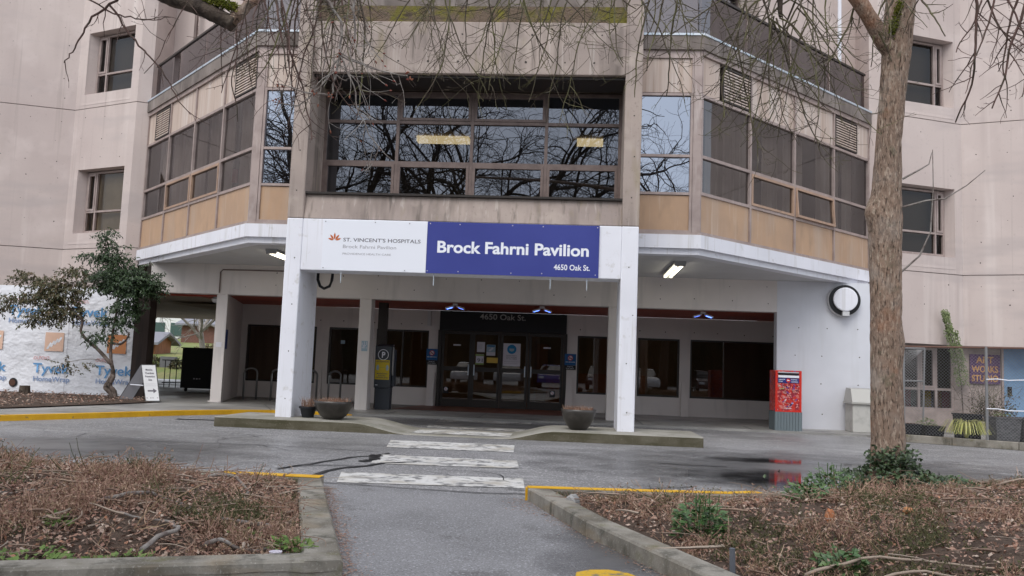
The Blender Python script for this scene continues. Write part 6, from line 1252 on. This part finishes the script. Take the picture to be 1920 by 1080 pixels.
house('brick_house', 'red brown brick house with grey roof seen through the undercroft', -33.3, -26.5, 70, 78, 2.2, 3.9, 5.1, m_rb, m_rf)
house('garden_hut', 'small brown hut with grey roof seen beside the timber post', -27.6, -25.35, 50, 52, 1.2, 2.0, 2.45, mat('brown_hut_boards', (0.28,0.12,0.06), [dict(s=8, st=(1,1,0.1), c=(0.2,0.08,0.04), lo=0.45, hi=0.6)]), m_rf)
e = empty('white_building', (-45,95,2.6), 'long white building with dark green windows behind the brick house', 'building')
MB().box(-75,-28,95,105,2.0,9.0).build('wall', mat('white_render', (0.7,0.7,0.7)), e)
for i in range(18):
    for z in (3.4,6.1): w = MB().box(-74+i*2.5,-72.2+i*2.5,94.9,95,z,z+1.5).build('window', mat('green_grey_pane', (0.05,0.09,0.08), rough=0.2) if i == 0 and z < 4 else bpy.data.materials['green_grey_pane'], e)
m_bush = mat('tan_bush_leaf', (0.24,0.20,0.11), island=[(0.26,0.21,0.12),(0.17,0.15,0.08),(0.33,0.28,0.18)], rough=0.9)
def bush(nm, lb, c, rx, rz_, n, m, s=0.12, cat='bush'):
    mb = MB()
    for i in range(n):
        u = vrand(1); u.normalize(); u *= rnd(0.5,1)**0.5; u.z = abs(u.z); leaf_(mb, Vector((c[0]+u.x*rx, c[1]+u.y*rx, c[2]+u.z*rz_)), vrand(1), vrand(1), s*rnd(0.7,1.4), s*0.4)
    return tag(mb.build(nm, m), lb, cat)
bush('tan_bush', 'leafless tan bush behind the black cabinet', (-20.4,47,0.8), 1.5, 1.1, 1600, m_bush, 0.16); bush('clipped_bush', 'clipped green bush below the hut', (-22.9,45.0,0.5), 0.7, 0.65, 900, m_sho, 0.1); bush('clipped_bush', 'smaller clipped green bush left of the cabinet', (-21.2,44.5,0.45), 0.5, 0.55, 600, m_sho, 0.1)
tag(MB().box(-22.3,-21.4,44.6,44.75,0.45,1.1).build('garden_bench', mat('grey_bench', (0.16,0.16,0.17))), 'low grey bench panel between the clipped bushes', 'bench')
def bare_tree(mb, p, d, L, r, lvl, top=5):
    n = 6; pts = path_(p, d, L, n, 0.10 + 0.05*lvl, -0.05 if lvl < 2 else 0.03); mb.tube(pts, taper(r, r*0.62, n), 7 if lvl < 2 else (4 if lvl < 4 else 3), False)
    if lvl >= top: return
    for k in range(3 if lvl < 3 else 4):
        i = n if k == 0 else random.randint(2, n); t = (pts[i]-pts[i-1]).normalized(); s = t.cross(vrand(1)).normalized(); a = rnd(0.2,0.45) if k == 0 else rnd(0.5,1.05)
        bare_tree(mb, pts[i], t*math.cos(a)+s*math.sin(a), L*rnd(0.62,0.82), r*(0.62 if k == 0 else 0.45), lvl+1, top)
def plain_tree(loc, L, r, lb, top=5, grp=None, m=m_bark2):
    e = empty('bare_tree', loc, lb, 'tree', grp); random.seed(int(abs(loc[0])*10+abs(loc[1]))); mb = MB(); d = Vector((rnd(-.1,.1),rnd(-.1,.1),1)); pts = path_(loc, d, L, 6, 0.05)
    MB().tube(pts, taper(r, r*0.75, 6), 10).build('trunk', m, e, smooth=True)
    for k in range(5): t = pts[-1-(k//3)]; a = k*1.25+rnd(-.3,.3); bare_tree(mb, t, Vector((math.cos(a)*0.8,math.sin(a)*0.8,rnd(0.5,1.0))), L*0.72, r*0.5, 1, top)
    tag(mb.build('crown', m, e), kind='stuff')
m_gb = mat('pale_grey_bark', (0.30,0.27,0.24), [dict(s=3, c=(0.22,0.2,0.18), lo=0.45, hi=0.6)], rough=0.9)
plain_tree((-19.7,38,0), 2.6, 0.22, 'grey trunked bare tree just right of the timber post', 4, 'bare trees on the lawn', m_gb); plain_tree((-19.5,44,0.1), 2.4, 0.18, 'grey trunked bare tree behind the left white end wall', 4, 'bare trees on the lawn', m_gb)

# ------------------------------------------------------------------ behind the camera, seen in the glass
for loc, L, r, lb in [((-6.2,-6,0),5.4,0.48,'big bare tree mirrored in the middle of the portal window'), ((-2.6,-8,0),5.6,0.4,'bare tree mirrored right of centre in the portal window'), ((6,-9,0),5.0,0.33,'bare tree mirrored in the right front bay glass'), ((-16,-9,0),5.4,0.4,'bare tree mirrored in the left front bay glass'), ((-13.2,-7,0),5.8,0.5,'thick bare tree mirrored beside it in the left front bay glass')]: plain_tree(loc, L, r, lb, 6, 'bare trees across the car park')
m_hedge = mat('dark_hedge', (0.03,0.038,0.02), [dict(s=3, c=(0.015,0.02,0.012), lo=0.45, hi=0.6)], rough=1.0, bump=[(6,1.0,0.3)])
mb = MB(); random.seed(3)
for i in range(81):
    x = -80+i*2
    for j in range(7): z = j*1.1; mb.v.append((x, -34+1.6*mnoise.noise(Vector((x*0.3,z*0.4,0)))+j*0.25, z*(1+0.25*mnoise.noise(Vector((x*0.2,1,0))))))
mb.f = [(i*7+j, (i+1)*7+j, (i+1)*7+j+1, i*7+j+1) for i in range(80) for j in range(6)]
tag(mb.build('backdrop_hedge', m_hedge, smooth=True), 'dark evergreen hedge added behind the camera to darken the lobby glass', 'hedge')  # added backdrop; keeps the bright horizon out of the lobby glass
m_tyre = mat('tyre_rubber', (0.02,0.02,0.02), rough=0.8); m_cg = glass('car_glass', (0.1,0.1,0.11), 0.1)
def car(x, y, colr, lb):
    e = empty('parked_car', (x,y,0), lb, 'car', 'cars parked behind the camera'); mp = mat('car_paint', colr, rough=0.25, spec=0.6, coat=0.6)
    prof = [(-2.15,0.35),(-2.2,0.62),(-2.05,0.86),(-0.95,0.98),(1.55,1.0),(2.05,0.95),(2.2,0.6),(2.15,0.32)]       # length along y, front towards +y
    mb = MB(); k = len(prof); Wd = 0.88
    for s, w in ((-1,1.0),(1,1.0)):
        for (yy, zz) in prof: mb.v.append((x+s*Wd*(1.0 if zz < 0.9 else 0.93), y-yy, zz))
    mb.f = [tuple(range(k-1,-1,-1)), tuple(range(k,2*k))] + [(i,(i+1)%k,k+(i+1)%k,k+i) for i in range(k)]; mb.build('body', mp, e, bevel=0.06)
    cab = [(-1.0,0.97),(-0.25,1.43),(1.0,1.45),(1.75,0.99)]; mb = MB()
    for s in (-1,1):
        for (yy, zz) in cab: mb.v.append((x+s*(0.80 if zz < 1.2 else 0.62), y-yy, zz))
    mb.f = [(3,2,1,0),(4,5,6,7),(0,1,5,4),(2,3,7,6)]; mb.build('windows', mat('dark_car_glass', (0.02,0.022,0.025), rough=0.05, spec=0.6), e)
    MB().hexa(((x-0.64,y+0.27,1.43),(x+0.64,y+0.27,1.43),(x+0.64,y-1.02,1.45),(x-0.64,y-1.02,1.45)), ((x-0.58,y+0.2,1.475),(x+0.58,y+0.2,1.475),(x+0.58,y-0.95,1.49),(x-0.58,y-0.95,1.49))).build('roof', mp, e)
    for sx in (-1,1):
        for yy in (-1.35,1.35):
            w = MB().tube([(x+sx*0.70,y-yy,0.32),(x+sx*0.90,y-yy,0.32)], 0.32, 18).build('wheel', m_tyre, e); MB().tube([(x+sx*0.901,y-yy,0.32),(x+sx*0.905,y-yy,0.32)], 0.2, 14).build('rim', m_gal, w)
        MB().box(x+sx*0.62-0.16,x+sx*0.62+0.16,y+2.12,y+2.19,0.62,0.76).build('headlight', m_lw, e)
for x, y, c, lb in [(-6.8,-7.5,(0.7,0.7,0.72),'white car mirrored in the left door glass'), (-4.1,-7.8,(0.62,0.63,0.65),'silver white car mirrored in the middle door glass'), (-1.3,-7.4,(0.02,0.05,0.35),'blue car mirrored in the right door glass'), (4.6,-7.6,(0.72,0.72,0.74),'white car mirrored in the lobby window right of the portal'), (8.6,-7.5,(0.08,0.03,0.03),'dark red car mirrored in the wide right window'), (1.8,-7.7,(0.05,0.05,0.06),'dark car mirrored beside the blue one')]: car(x, y, c, lb)
